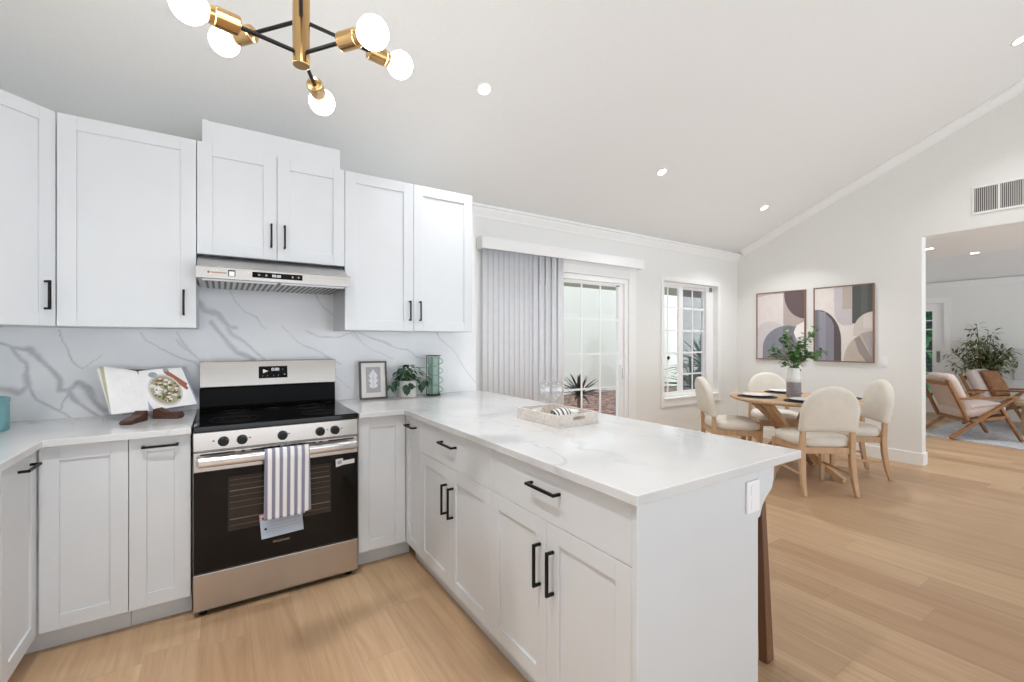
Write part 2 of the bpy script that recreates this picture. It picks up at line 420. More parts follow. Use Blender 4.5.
# living room beyond
struct(MB().box(FX+.125, 8.0, BACK, WW+.15, 2.44, 2.60).build('ceiling_living', 'ceil'))
struct(MB().prism([(8.0, 3.15), (11.0, 2.40), (11.0, 2.55), (8.0, 3.30)], (0, 0, 0), (1, 0, 0), (0, 0, 1), (0, 1, 0), BACK, WW+.15).build('ceiling_vault', 'ceil'))
struct(MB().box(7.95, 8.0, BACK, WW+.15, 2.60, 3.3).build('wall_soffit', 'wall'))
lw = MB()
DY0, DY1, DZ = 2.48, 3.35, 2.03
for a, b_, c, d in ((BACK, DY0, 0, 2.55), (DY0, DY1, DZ, 2.55), (DY1, WW+.15, 0, 2.55)): lw.box(11.0, 11.15, a, b_, c, d)
struct(lw.build('wall_living', 'wall'))
struct(MB().box(FX+.125, 11.15, WW, WW+.15, 0, 3.3).build('wall_side', 'wall'))
struct(MB().prism([(LX, 2.2), (11.15, 2.2), (11.15, 4.4), (LX, 4.4)], (0, 0, 0), (1, 0, 0), (0, 0, 1), (0, 1, 0), BACK-.15, BACK-.001).build('wall_sky_block', 'wall'))  # unseen header added across the open rear to block high sky light
# crown mouldings and baseboards
def crown(name, p0, p1, inn, drop, size=.10):
    mb = MB(); p0, p1, inn = Vector(p0), Vector(p1), Vector(inn); d = Vector(drop)
    prof = [(0, 0), (0, size), (.012, size), (.018, size*.82), (.045, size*.38), (.052, size*.2), (.07, size*.15), (.07, 0)]
    rings = [[mb.bm.verts.new(p+inn*a+d*b) for a, b in prof] for p in (p0, p1)]
    mb._skin(rings, True); return struct(mb.build(name, 'trim'))
crown('trim_1', (KX+.002, WW, cz(WW)-.03), (FX, WW, cz(WW)-.03), (0, -1, 0), (0, 0, -1))
crown('trim_2', (FX, WW-.07, cz(WW-.07)), (FX, RIDGE, cz(RIDGE)), (-1, 0, 0), Vector((0, -SL, -1)).normalized(), .085)
crown('trim_3', (11.0, WW, 2.40), (11.0, BACK, 2.40), (-1, 0, 0), (0, 0, -1), .09)
struct(MB().box(FX-.015, FX, OY, WW-.016, 0, .135).box(FX-.015, FX+.125, OY-.015, OY, 0, .135).build('baseboard_far', 'trim', bevel=.004))
struct(MB().box(4.1, FX-.016, WW-.015, WW, 0, .135).build('baseboard_window', 'trim', bevel=.004))
struct(MB().box(10.985, 11.0, BACK, 2.38, 0, .135).build('baseboard_living', 'trim', bevel=.004))

# ------------------------------------------------------------------ veined backsplash
def px(x, y, Y=WY):
    s, c = math.sin(math.radians(YAW)), math.cos(math.radians(YAW)); l = (x-512)/FPX; h = (HY-y)/FPX
    d = Y/(c-l*s); return (d*(s+l*c), CAMH+h*d)
def crop(x0, y0, k, pts): return [px(x0+a/k, y0+b/k) for a, b in pts]
veins = []
def V(wd, st, pts): veins.append((wd, st, pts))
c1 = lambda *p: crop(0, 340, 4.876, p); c2 = lambda *p: crop(190, 230, 5.12, p); c3 = lambda *p: crop(325, 300, 6.4, p)
V(.010, .85, c1((-60, 0), (0, 20), (60, 30), (150, 40), (190, 80), (240, 140), (285, 190), (295, 240), (330, 240), (380, 205), (430, 240), (480, 310), (520, 340)))
V(.008, .85, c1((340, 250), (380, 300), (440, 350), (500, 375), (560, 420)))
V(.012, .75, c1((60, 30), (110, 90), (135, 110), (120, 170), (150, 230), (100, 255), (60, 235), (0, 230), (-60, 220)))
V(.006, .85, c1((150, 230), (190, 290), (260, 320), (310, 355), (335, 380)))
V(.005, .8, c1((345, 260), (310, 310), (295, 330)))
V(.0032, .9, c1((295, -40), (300, 0), (340, 60), (370, 110), (410, 140)))
V(.002, .5, c1((410, 140), (500, 80)))
V(.003, .7, c1((690, -40), (720, 0), (790, 45), (860, 75), (940, 110), (1000, 160)))
V(.003, .6, c1((860, -40), (890, 0), (930, 50), (965, 100)))
V(.0025, .65, c2((210, 250), (210, 300), (225, 360), (280, 415), (340, 450), (375, 500), (390, 505)))
V(.013, .75, c2((0, 340), (45, 370), (80, 410), (150, 435), (200, 490), (240, 495)))
V(.010, .8, c2((110, 480), (130, 510), (180, 560), (250, 630), (330, 660), (400, 720)))
V(.008, .7, c2((190, 500), (210, 530), (290, 590), (370, 640), (420, 690)))
V(.0028, .7, c2((470, 490), (480, 505), (540, 560), (620, 610), (700, 650), (770, 690)))
V(.003, .75, c2((600, 515), (660, 550), (740, 550), (830, 525), (920, 545), (1024, 590)))
V(.0026, .7, c2((600, 300), (640, 330), (690, 400), (735, 445), (760, 450)))
V(.002, .6, c2((830, 525), (880, 575)))
V(.003, .6, c2((-60, 560), (0, 620), (40, 670)))
V(.0028, .75, c3((160, 210), (230, 215), (310, 250), (400, 290), (520, 320), (590, 360), (660, 380)))
V(.002, .6, c3((170, 225), (240, 275), (320, 325), (400, 360), (440, 370)))
V(.0055, .7, c3((700, 180), (715, 210), (740, 255), (800, 300), (850, 380), (920, 470), (965, 545), (990, 580)))
V(.002, .5, c3((60, 470), (110, 530), (150, 560)))
def splash():
    x0, x1, z0, z1, st = LX+.001, KX-.001, .9155, 1.72, .006
    nx, nz = int((x1-x0)/st), int((z1-z0)/st)
    xs = np.linspace(x0, x1, nx+1); zs = np.linspace(z0, z1, nz+1); X, Z = np.meshgrid(xs, zs, indexing='ij')
    wx = X+.006*np.sin(31*Z+7*X)+.003*np.sin(67*X+41*Z)+.0008*np.sin(151*Z-93*X); wz = Z+.006*np.sin(29*X-9*Z)+.003*np.sin(83*Z+57*X)+.0006*np.sin(173*X+61*Z)
    v = np.zeros_like(X)
    for wd, s, pts in veins:
        dm = np.full_like(X, 9.0)
        for (ax, az), (bx, bz) in zip(pts, pts[1:]):
            dx, dz = bx-ax, bz-az; L = dx*dx+dz*dz+1e-9
            t = np.clip(((wx-ax)*dx+(wz-az)*dz)/L, 0, 1); dm = np.minimum(dm, np.hypot(wx-ax-t*dx, wz-az-t*dz))
        ww = wd*(1+.3*np.sin(23*X+15*Z))
        v = np.maximum(v, .82*s*np.clip(1.3-dm/np.maximum(1.25*ww, .0034), 0, 1))
    front = np.stack([X, np.full_like(X, WY-.012), Z], -1).reshape(-1, 3)
    n = len(front); extra = np.array([[x0, WY, z0], [x1, WY, z0], [x1, WY, z1], [x0, WY, z1]])
    idx = np.arange((nx+1)*(nz+1)).reshape(nx+1, nz+1)
    quads = np.stack([idx[:-1, :-1], idx[1:, :-1], idx[1:, 1:], idx[:-1, 1:]], -1).reshape(-1, 4).tolist()
    quads += [[idx[-1, j] for j in range(nz+1)][::-1]+[n+1, n+2][::1]] if False else []
    quads += [[int(idx[-1, 0]), n+1, n+2, int(idx[-1, -1])], [int(idx[0, -1]), n+3, n, int(idx[0, 0])], [int(idx[0, -1]), int(idx[-1, -1]), n+2, n+3], [n, n+1, int(idx[-1, 0]), int(idx[0, 0])]]
    me = bpy.data.meshes.new('backsplash'); me.from_pydata(np.vstack([front, extra]).tolist(), [], quads)
    at = me.attributes.new('vein', 'FLOAT', 'POINT'); at.data.foreach_set('value', np.concatenate([v.reshape(-1), np.zeros(4)]).astype(np.float32))
    me.materials.append(M['marble']); ob = bpy.data.objects.new('trim_backsplash', me); COL.objects.link(ob)
    return struct(ob, 'white quartz backsplash slab with grey veins')
splash()

# ------------------------------------------------------------------ counters
def slab(name, poly, z0, z1, label):
    o = MB().prism(poly, (0, 0, 0), (1, 0, 0), (0, 1, 0), (0, 0, 1), z0, z1).build(name, 'quartz', bevel=.003)
    return tag(o, label, 'countertop')
slab('countertop', [(LX+.001, 1.30), (-.615, 1.30), (-.615, 2.585), (-.119, 2.585), (-.119, WY-.001), (LX+.001, WY-.001)], .885, .915, 'white quartz corner countertop to the left of the steel range')
slab('countertop', [(.655, WY-.001), (.655, 2.585), (.915, 2.585), (.915, .80), (1.815, .80), (1.815, WY+.12), (KX+.001, WY+.12), (KX+.001, WY-.001)], .885, .915, 'white veined quartz countertop of the peninsula, turning to the back wall')

# ------------------------------------------------------------------ cabinets
def shaker(mb, o, u, n, u0, u1, z0, z1, st=.062, t=.02, rec=.008):
    mb.obox(o, u, n, u0, u0+st, 0, t, z0, z1); mb.obox(o, u, n, u1-st, u1, 0, t, z0, z1)
    mb.obox(o, u, n, u0+st, u1-st, 0, t, z0, z0+st); mb.obox(o, u, n, u0+st, u1-st, 0, t, z1-st, z1)
    mb.obox(o, u, n, u0+st, u1-st, 0, t-rec, z0+st, z1-st); return mb
def pull(parent, o, u, n, a, z, L=.135, vert=True, t=.02):
    """black bar pull: a,z is its centre on the door face"""
    mb = MB(); w = .010; h = L/2
    if vert:
        mb.obox(o, u, n, a-w/2, a+w/2, t+.024, t+.034, z-h, z+h)
        for q in (z-h, z+h-w): mb.obox(o, u, n, a-w/2, a+w/2, t, t+.0245, q, q+w)
    else:
        mb.obox(o, u, n, a-h, a+h, t+.024, t+.034, z-w/2, z+w/2)
        for q in (a-h, a+h-w): mb.obox(o, u, n, q, q+w, t, t+.0245, z-w/2, z+w/2)
    return mb.build('handle', 'black', parent, bevel=.0015)
def door(root, o, u, n, u0, u1, z0, z1, hd=None, st=.062, name='door', slabf=False):
    g = .0009; mb = MB()
    if slabf: mb.obox(o, u, n, u0+g, u1-g, 0, .02, z0+g, z1-g)
    else: shaker(mb, o, u, n, u0+g, u1-g, z0+g, z1-g, st)
    d = mb.build(name, 'cab', root, bevel=.0014)
    if hd: pull(d, o, u, n, hd[0], hd[1], hd[3] if len(hd) > 3 else .135, hd[2] == 'v')
    return d
XP, XM, YP, YM = (1, 0, 0), (-1, 0, 0), (0, 1, 0), (0, -1, 0)
G = 'kitchen base cabinets'; GU = 'kitchen wall cabinets'
# base: corner to the left, two door leaves at a right angle
t = thing('corner_cabinet', 'white corner base cabinet left of range, two shaker doors meeting at right angle', 'cabinet', (-.9, 2.95, 0), G)
MB().prism([(LX+.002, 2.262), (-.661, 2.262), (-.661, 2.641), (-.352, 2.641), (-.352, WY-.002), (LX+.002, WY-.002)], (0, 0, 0), XP, YP, (0, 0, 1), .10, .884).build('body', 'cab', t)
door(t, (0, 2.64, 0), XP, YM, -.636, -.35, .105, .882)
door(t, (-.66, 0, 0), YP, XP, 2.264, 2.618, .105, .882, (2.478, .830, 'h'))
MB().prism([(-.735, 2.262), (-.715, 2.262), (-.715, 2.70), (-.352, 2.70), (-.352, 2.72), (-.735, 2.72)], (0, 0, 0), XP, YP, (0, 0, 1), 0, .10).build('toe_kick', 'cab', t)
# base: narrow unit left of the range
t = thing('base_cabinet', 'narrow white base cabinet touching the left side of the range', 'cabinet', (-.235, 2.95, 0), G)
MB().box(-.350, -.122, 2.641, WY-.002, .10, .884).build('body', 'cab', t)
door(t, (0, 2.64, 0), XP, YM, -.349, -.122, .105, .882, (-.235, .842, 'h'))
MB().box(-.350, -.122, 2.70, 2.72, 0, .10).build('toe_kick', 'cab', t)
# base: left run towards the camera
t = thing('base_cabinet', 'white base cabinet with drawer along the left wall, cut by the photo edge', 'cabinet', (-.95, 1.8, 0), G)
MB().box(LX+.002, -.661, 1.32, 2.260, .10, .884).build('body', 'cab', t)
door(t, (-.66, 0, 0), YP, XP, 1.80, 2.262, .73, .882, (2.03, .81, 'h'), name='drawer', slabf=True)
door(t, (-.66, 0, 0), YP, XP, 1.80, 2.262, .105, .728, (1.87, .60, 'v'))
door(t, (-.66, 0, 0), YP, XP, 1.322, 1.798, .105, .882, (1.73, .60, 'v'))
MB().box(-.735, -.715, 1.32, 2.260, 0, .10).build('toe_kick', 'cab', t)
# base: right of the range, blank corner panel
t = thing('corner_cabinet', 'white base cabinet between range and peninsula with plain shaker front', 'cabinet', (.80, 2.95, 0), G)
MB().prism([(.656, 2.641), (.962, 2.641), (.962, 2.622), (1.53, 2.622), (1.53, WY-.002), (.656, WY-.002)], (0, 0, 0), XP, YP, (0, 0, 1), .10, .884).build('body', 'cab', t)
door(t, (0, 2.64, 0), XP, YM, .657, .938, .105, .882)
MB().box(.656, .99, 2.70, 2.72, 0, .10).build('toe_kick', 'cab', t)
# peninsula units
PX = .96
def pen(y0, y1, label, kind):
    t = thing('base_cabinet', label, 'cabinet', (1.25, (y0+y1)/2, 0), G); ym = (y0+y1)/2
    MB().box(PX+.001, 1.529, y0+.001, y1-.001, .10, .884).build('body', 'cab', t)
    MB().box(1.00, 1.02, y0+.001, y1-.001, 0, .10).build('toe_kick', 'cab', t)
    o, u, n = (PX, 0, 0), YM, XM
    if kind == 'narrow': door(t, o, u, n, -y1, -y0, .105, .882, (-(y0+y1)/2, .826, 'h', .13), .05)
    else:
        door(t, o, u, n, -y1, -y0, .702, .882, (-ym-.006, .815, 'h', .165), name='drawer', slabf=True)
        door(t, o, u, n, -y1, -ym, .105, .702, (-ym-.037, .540, 'v', .15))
        door(t, o, u, n, -ym, -y0, .105, .702, (-ym+.037, .540, 'v', .15))
pen(2.392, 2.618, 'slim white peninsula cabinet nearest the inner corner, one tall door', 'narrow')
pen(1.602, 2.392, 'middle white peninsula cabinet with a drawer over two doors', 'wide')
pen(.838, 1.602, 'white peninsula drawer and door cabinet nearest the camera end', 'wide')
# end panel, back panel, outlet, corbel
tag(MB().box(.936, 1.545, .818, .836, 0, .884).build('end_panel', 'cab', bevel=.002), 'flat white panel closing the near end of the peninsula', 'panel')
tag(MB().box(1.531, 1.545, .837, WY-.003, 0, .884).build('back_panel', 'cab'), 'white panel along the dining side of the peninsula', 'panel')
t = thing('outlet', 'white wall outlet at top of the peninsula end panel', 'outlet', (1.505, .818, .80))
MB().box(1.466, 1.543, .811, .8175, .745, .852).build('cover_plate', 'outlet', t, bevel=.002)
MB().box(1.487, 1.522, .8090, .811, .805, .838).box(1.487, 1.522, .8090, .811, .758, .791).build('socket', 'outlet', t, bevel=.003)
co = [(0, 0), (.115, 0), (.112, -.05), (.10, -.085), (.06, -.11), (.035, -.135), (.02, -.17), (0, -.175)]
tag(MB().prism(co, (1.5455, 0, .884), XP, (0, 0, 1), YP, .82, .865).build('corbel', 'cab', bevel=.006), 'rounded white corbel under the peninsula countertop overhang', 'bracket')
# wall cabinets
UY, UZ0, UZ1 = 2.94, 1.395, 2.402
t = thing('corner_wall_cabinet', 'white corner wall cabinet set at an angle, cut by the left photo edge', 'cabinet', (-1.0, 3.0, 1.395), GU)
r2 = math.sqrt(.5); du, dn = (r2, r2, 0), (r2, -r2, 0)
pR, pL = Vector((-.651, 2.925, 0)), Vector((-.917, 2.659, 0))
ob = Vector(pR)-Vector(dn)*.02
MB().prism([(LX+.002, 2.66), (-.93, 2.66), (pL.x-.012, pL.y+.016), (pR.x-.016, pR.y+.016), (-.652, WY-.013), (LX+.002, WY-.013)], (0, 0, 0), XP, YP, (0, 0, 1), UZ0, UZ1).build('body', 'cab', t)
door(t, (ob.x, ob.y, 0), du, dn, -.372, 0, UZ0, UZ1, (-.043, 1.537, 'v'))
t = thing('wall_cabinet', 'white single door wall cabinet left of the range hood', 'cabinet', (-.38, 3.1, 1.395), GU)
MB().box(-.648, -.113, UY+.001, WY-.013, UZ0, UZ1).build('body', 'cab', t)
door(t, (0, UY, 0), XP, YM, -.649, -.112, UZ0, UZ1, (-.166, 1.528, 'v'), .068)
t = thing('wall_cabinet', 'short white two door wall cabinet directly above the range hood', 'cabinet', (.27, 3.1, 1.795), GU)
MB().box(-.110, .648, UY+.001, WY-.013, 1.795, UZ1).build('body', 'cab', t)
door(t, (0, UY, 0), XP, YM, -.110, .271, 1.795, UZ1, (.241, 1.932, 'v'), .068)
door(t, (0, UY, 0), XP, YM, .272, .650, 1.795, UZ1, (.310, 1.932, 'v'), .068)
t = thing('wall_cabinet', 'white two door wall cabinet right of the range hood', 'cabinet', (1.1, 3.1, 1.395), GU)
MB().box(.652, 1.557, UY+.001, WY-.013, UZ0, UZ1).build('body', 'cab', t)
door(t, (0, UY, 0), XP, YM, .651, 1.102, UZ0, UZ1, (1.072, 1.532, 'v'), .068)
door(t, (0, UY, 0), XP, YM, 1.103, 1.558, UZ0, UZ1, (1.145, 1.532, 'v'), .068)
t = thing('duct_cover', 'white boxed duct cover standing on top of the hood cabinet', 'cover', (.27, 3.1, UZ1+.001))
MB().box(-.083, .627, UY+.0, UY+.02, UZ1+.001, 2.528).box(-.083, -.063, UY+.02, WW-.001, UZ1+.001, 2.528).box(.607, .627, UY+.02, WW-.001, UZ1+.001, 2.528).build('panel', 'cab', t, bevel=.001)
MB().box(-.087, -.062, UY-.006, UY-.0005, UZ1+.001, 2.53).build('edge_strip', 'cab', t, bevel=.001)

# ------------------------------------------------------------------ range hood
t = thing('range_hood', 'stainless steel under cabinet range hood above the range', 'range hood', (.27, 3.0, 1.655))
prof = [(WY-.013, 1.794), (2.95, 1.794), (2.80, 1.712), (2.765, 1.712), (2.765, 1.652), (WY-.013, 1.652)]
MB().prism(prof, (0, 0, 0), YP, (0, 0, 1), XP, -.107, .645).build('body', 'steelv', t, bevel=.002)
MB().prism([(2.80, 1.7125), (2.765, 1.7125), (2.76, 1.706), (2.76, 1.650), (2.7645, 1.650), (2.7645, 1.7115), (2.80, 1.7118)], (0, 0, 0), YP, (0, 0, 1), XP, -.109, .647).build('front_panel', 'steel', t)
MB().box(.139, .385, 2.7575, 2.7598, 1.667, 1.697).build('display', 'glassblack', t)
for q in (.17, .205, .335, .365): MB().cyl((q, 2.7574, 1.682), .006, .0006, 10, axis=YM).build('button', 'grey', t)
text('88:88', .020, (.232, 2.7570, 1.675), XP, YM, 'ledtxt', t, 'clock_digits')
lg = MB().cyl((-.055, 2.7598, 1.680), .006, .0006, 12, axis=YM)
for i in range(11): lg.box(-.044+i*.0062, -.044+i*.0062+.0044, 2.7590, 2.7598, 1.6765, 1.683)
lg.build('emblem', colm('orange_print', (168, 110, 58)), t)
MB().box(.030, .062, 2.7588, 2.7598, 1.664, 1.697).build('sticker_border', 'blackplastic', t)
MB().box(.034, .058, 2.7580, 2.7588, 1.666, 1.690).build('sticker', 'outlet', t)
for i0, i1 in ((-.085, .262), (.276, .62)):
    f = MB().box(i0, i1, 2.80, 3.20, 1.640, 1.6518)
    fo = f.build('grease_filter', 'steelv', t, bevel=.002); s_ = MB()
    n = 12
    for k in range(n):
        q = i0+.02+k*(i1-i0-.04)/(n-1); s_.box(q-.006, q+.006, 2.815, 3.185, 1.6385, 1.6399)
    s_.build('filter_slots', 'blackplastic', fo)

# ------------------------------------------------------------------ range
t = thing('range', 'freestanding stainless steel electric range with black glass oven door', 'range', (.267, 2.9, 0))
RX0, RX1, RY = -.113, .648, 2.59
MB().box(RX0+.003, RX1-.003, RY+.03, WY-.03, .035, .884).build('body', 'steelv', t)
for q in (RX0+.04, RX1-.04):
    MB().lathe([(.018, 0), (.018, .012), (.012, .014), (.012, .036)], (q, RY+.05, 0), 16).build('foot', 'blackplastic', t)
    MB().lathe([(.018, 0), (.018, .012), (.012, .014), (.012, .036)], (q, WY-.10, 0), 16).build('foot', 'blackplastic', t)
MB().box(RX0, RX1, RY, RY+.029, .032, .208).build('drawer', 'steel', t, bevel=.004)
dr = MB().box(RX0, RX1, RY+.002, RY+.029, .214, .790).build('oven_door', 'steel', t, bevel=.004)
MB().box(RX0+.002, RX1-.002, RY-.002, RY+.0018, .216, .698).build('glass', 'glassblack', dr, bevel=.001)
MB().box(.027, .504, RY-.0032, RY-.0022, .391, .658).build('window', 'darkglass', dr)
rk = MB()
for z in (.445, .585): rk.box(.035, .496, RY-.0036, RY-.0033, z, z+.004)
for z in (.415, .50, .53, .56, .615, .64): rk.box(.035, .496, RY-.0035, RY-.0033, z, z+.0014)
rk.build('rack_lines', colm('rack_steel', (112, 104, 96), .4), dr)
vs = MB()
for a, b_ in ((-.085, .055), (.085, .10), (.125, .255), (.295, .425), (.445, .46), (.49, .625)): vs.box(a, b_, RY+.0008, RY+.0018, .7755, .7825)
vs.build('vent_slots', 'blackplastic', dr)
hb = MB().sweep([(RX0+.012+i*(RX1-RX0-.024)/20, 2.542-.006*math.sin(PI*i/20), .752) for i in range(21)], (.03, .046))
hb = hb.build('handle', 'chrome', dr, bevel=.0143, seg=6)
for q in (RX0+.02, RX1-.05): MB().box(q, q+.03, 2.557, RY+.0015, .737, .767).build('handle_bracket', 'steel', dr, bevel=.003)
text('FRIGIDAIRE', .0155, (.222, RY-.0025, .288), XP, YM, 'steel', dr, 'lettering')
MB().prism([(.528, .672), (.566, .675), (.568, .660), (.628, .664), (.628, .640), (.566, .637), (.529, .628)], (0, RY-.0024, 0), XP, (0, 0, 1), YM, 0, .0008).build('sticker', 'outlet', dr)
MB().prism([(.538, .662), (.560, .664), (.560, .646), (.538, .643)], (0, RY-.0033, 0), XP, (0, 0, 1), YM, 0, .0004).build('sticker_print', 'ink', dr)
cp = MB().box(RX0, RX1, RY, RY+.029, .797, .886).build('control_panel', 'steel', t, bevel=.003)
for q in (.009, .087, .267, .449, .525):
    k = MB().lathe([(.024, 0), (.0235, .006), (.021, .010), (.0195, .026), (.017, .028), (0, .028)], (q, RY-.0002, .835), 24, axis=YM).build('knob', 'blackplastic', t, smooth=False, bevel=.001)
    MB().box(q-.0045, q+.0045, RY-.034, RY-.0283, .817, .853).build('grip', 'blackplastic', k, bevel=.001)
for q in (-.032, .120, .295, .485, .560): MB().box(q-.005, q+.005, RY-.0006, RY-.0001, .838, .844).build('control_mark', 'grey', cp)
ct = MB().box(RX0-.001, RX1+.001, RY-.006, 3.165, .887, .918).build('cooktop', 'glassblack', t, bevel=.005)
BURN = colm('burner_print', (50, 50, 52))
for cx_, cy_, r_ in ((.06, 2.75, .11), (.47, 2.75, .085), (.07, 3.03, .075), (.46, 3.03, .095), (.27, 3.05, .05)):
    bn = MB()
    for rr in (r_, r_*.62): bn.tube([(cx_+rr*math.cos(a*PI/20), cy_+rr*math.sin(a*PI/20), .9181) for a in range(40)], .0006, 4, closed=True)
    bn.build('burner_ring', BURN, ct)
bgp = MB().prism([(3.165, .918), (3.160, .94), (3.166, 1.048), (3.235, 1.048), (3.245, .918)], (0, 0, 0), YP, (0, 0, 1), XP, RX0+.006, RX1-.006).build('backguard', 'matteblack', t, bevel=.004)
MB().prism([(3.143, 1.053), (3.150, 1.049), (3.25, 1.049), (3.25, 1.205), (3.165, 1.205)], (0, 0, 0), YP, (0, 0, 1), XP, RX0+.006, RX1-.004).build('control_fascia', 'steel', t, bevel=.004)
sl = (3.165-3.143)/(1.205-1.053)
pan = MB(); n_ = Vector((0, -1, sl)).normalized(); u_ = Vector((1, 0, 0)); v_ = n_.cross(u_)*1.0
if v_.z < 0: v_ = -v_
fo = Vector((0, 3.143+sl*(1.132-1.053), 1.132))
pan.prism([(.193, -.037), (.352, -.037), (.352, .037), (.193, .037)], fo, u_, v_, n_, .0002, .002); pan = pan.build('display', 'glassblack', t)
text('0:00', .026, fo+u_*.262+v_*.008+n_*.0024, u_, n_, 'ledtxt', pan, 'clock_digits')
MB().prism([(.216, -.006), (.216, .020), (.245, .006)], fo, u_, v_, n_, .0022, .0028).build('start_symbol', 'outlet', pan)
dots = MB()
for a, b_ in ((.215, -.022), (.24, -.022), (.275, -.022), (.30, -.022), (.325, .016), (.335, -.016)):
    c_ = fo+u_*a+v_*b_+n_*.0021; dots.cyl(c_, .0045 if a > .33 else .0025, .0005, 10, axis=n_)
dots.build('button_marks', 'ink', pan)

# towel hung over the oven handle, leaflet behind it
def towel_mat():
    m, tt, b = base('striped_towel', .9, 0, (230, 230, 232), .2)
    sp = tt.new('ShaderNodeSeparateXYZ'); tt.link(coords(tt), sp.inputs[0])
    f = tt.math('FRACT', tt.math('ADD', tt.math('MULTIPLY', sp.outputs[0], 29.5), .03))
    s1 = tt.math('LESS_THAN', tt.math('ABSOLUTE', tt.math('SUBTRACT', f, .5)), .25)
    s2 = tt.math('MULTIPLY', tt.math('LESS_THAN', tt.math('ABSOLUTE', tt.math('SUBTRACT', f, .5)), .19), .35)
    k = tt.math('ADD', tt.math('MULTIPLY', s1, .65), s2)
    tt.link(tt.mix(k, rgb((236, 235, 237)), rgb((140, 141, 160))), b.inputs['Base Color'])
    bump(tt, b, tt.noise(coords(tt), 400, 2), .3, .001); return m
M['towel'] = towel_mat()
def towel(u, v):
    x = .180+.205*u
    L = [(.000, 2.5575, .56), (.18, 2.5585, .74), (.24, 2.5585, .776), (.27, 2.540, .7835), (.30, 2.5215, .776), (.36, 2.514, .74), (1.0, 2.532, .43)]
    for (a, y0, z0), (b_, y1, z1) in zip(L, L[1:]):
        if a <= v <= b_:
            k = (v-a)/(b_-a); y, z = y0+(y1-y0)*k, z0+(z1-z0)*k; break
    if v > .3:
        q = (v-.3)/.7; y += .004*math.sin(u*40)*min(1, q*2)-.003*q; x += (.012*q*(u-.2)); z += -.022*(.5-u)*q*0+.012*q*(u > .86)*1.0
    return Vector((x, y, z))
tag(MB().grid(towel, 48, 60).build('dish_towel', 'towel', smooth=True, solid=.003), 'blue grey and white striped dish towel over the oven handle', 'towel')
t = thing('leaflet', 'pale blue printed leaflet hanging in front of the oven door below towel', 'leaflet', (.26, 2.575, .33))
lo = Vector((.170, 2.574, .322)); ang = math.radians(3); lu, lv = Vector((math.cos(ang), 0, math.sin(ang)*.9)), Vector((-math.sin(ang)*1.6, .0, math.cos(ang)))
MB().prism([(0, 0), (.195, 0), (.195, .125), (0, .125)], lo, lu, lv, YM, 0, .0015).build('sheet', colm('leaflet_paper', (182, 196, 214)), t)
MB().prism([(.002, .095), (.03, .095), (.03, .123), (.002, .123)], lo, lu, lv, YM, .0016, .002).build('corner_print', colm('salmon_print', (222, 178, 166)), t)
pd = MB()
for a, b_ in ((.017, .104), (.022, .048)): pd.cyl(lo+lu*a+lv*b_+Vector(YM)*.0021, .006, .0006, 12, axis=YM)
pd.build('dots', 'black', t)
pl = MB()
for i in range(5): pl.prism([(.045, .04+i*.017), (.185-.02*(i % 2), .04+i*.017), (.185-.02*(i % 2), .043+i*.017), (.045, .043+i*.017)], lo, lu, lv, YM, .0016, .002)
pl.build('print_lines', 'ink', t)

# ------------------------------------------------------------------ things on the counters
CT = .9155
t = thing('canister', 'teal ceramic canister on the left counter at the photo edge', 'canister', (-.905, 2.98, CT))
MB().lathe([(.082, 0), (.087, .004), (.088, .05), (.087, .128), (.090, .134), (.090, .148), (.085, .151), (.080, .148), (.080, .02), (0, .02)], (-.905, 2.98, CT), 36).build('jar', 'teal', t, smooth=True)
# cookbook on an easel
def P3(x, y, Y): a_, z_ = px(x, y, Y); return Vector((a_, Y, z_))
gT, gB = P3(137.5, 371.5, 3.145), P3(151.5, 411.0, 3.035)
LT, LB_ = P3(103.5, 366.5, 3.125), P3(111.5, 414.5, 3.005)
RT_, RB = P3(181.5, 367.5, 3.125), P3(197.0, 404.0, 3.045)
BW, BH = .182, .25
def page(sgn):
    T, B = (LT, LB_) if sgn < 0 else (RT_, RB)
    def f(u, v):
        p = (gB.lerp(B, u)).lerp(gT.lerp(T, u), v); h = .014*math.sin(PI*min(1, u*1.15))*(1-u*.35)
        return p+Vector((0, -1, .3)).normalized()*(h+.004)
    return f
bn_ = Vector((0, -1, .4)).normalized()
t = thing('cookbook', 'open cookbook with bowl photo propped up on the left counter', 'book', (-.29, 3.03, CT))
for sgn in (-1, 1):
    mb = MB(); top_ = page(sgn); T, B = (LT, LB_) if sgn < 0 else (RT_, RB)
    n = 14; A = [[mb.bm.verts.new(top_(i/n, j)) for j in (0, 1)] for i in range(n+1)]; Bk = [[mb.bm.verts.new((gB.lerp(B, i/n)).lerp(gT.lerp(T, i/n), j)-bn_*.006) for j in (0, 1)] for i in range(n+1)]
    for i in range(n):
        mb.bm.faces.new((A[i][0], A[i+1][0], A[i+1][1], A[i][1])); mb.bm.faces.new((Bk[i][0], Bk[i][1], Bk[i+1][1], Bk[i+1][0]))
        mb.bm.faces.new((A[i][0], Bk[i][0], Bk[i+1][0], A[i+1][0])); mb.bm.faces.new((A[i][1], A[i+1][1], Bk[i+1][1], Bk[i][1]))
    mb.bm.faces.new((A[n][0], Bk[n][0], Bk[n][1], A[n][1]))
    mb.build('page_block', 'paper', t, smooth=False)
def sheet(nm, mat, pts, th=.002):
    mb = MB(); A = [mb.bm.verts.new(p) for p in pts]; Bk = [mb.bm.verts.new(p-bn_*th) for p in pts]; mb._skin([A, Bk], True); return mb.build(nm, mat, t)
ex = Vector((.008, 0, 0)); dk = -bn_*.0075
sheet('cover', colm('blue_grey_cover', (150, 160, 186)), [LB_-ex*1.3+dk, gB+dk, RB+ex+dk, RT_+ex*.6+dk, gT+dk, LT-ex*1.3+dk])
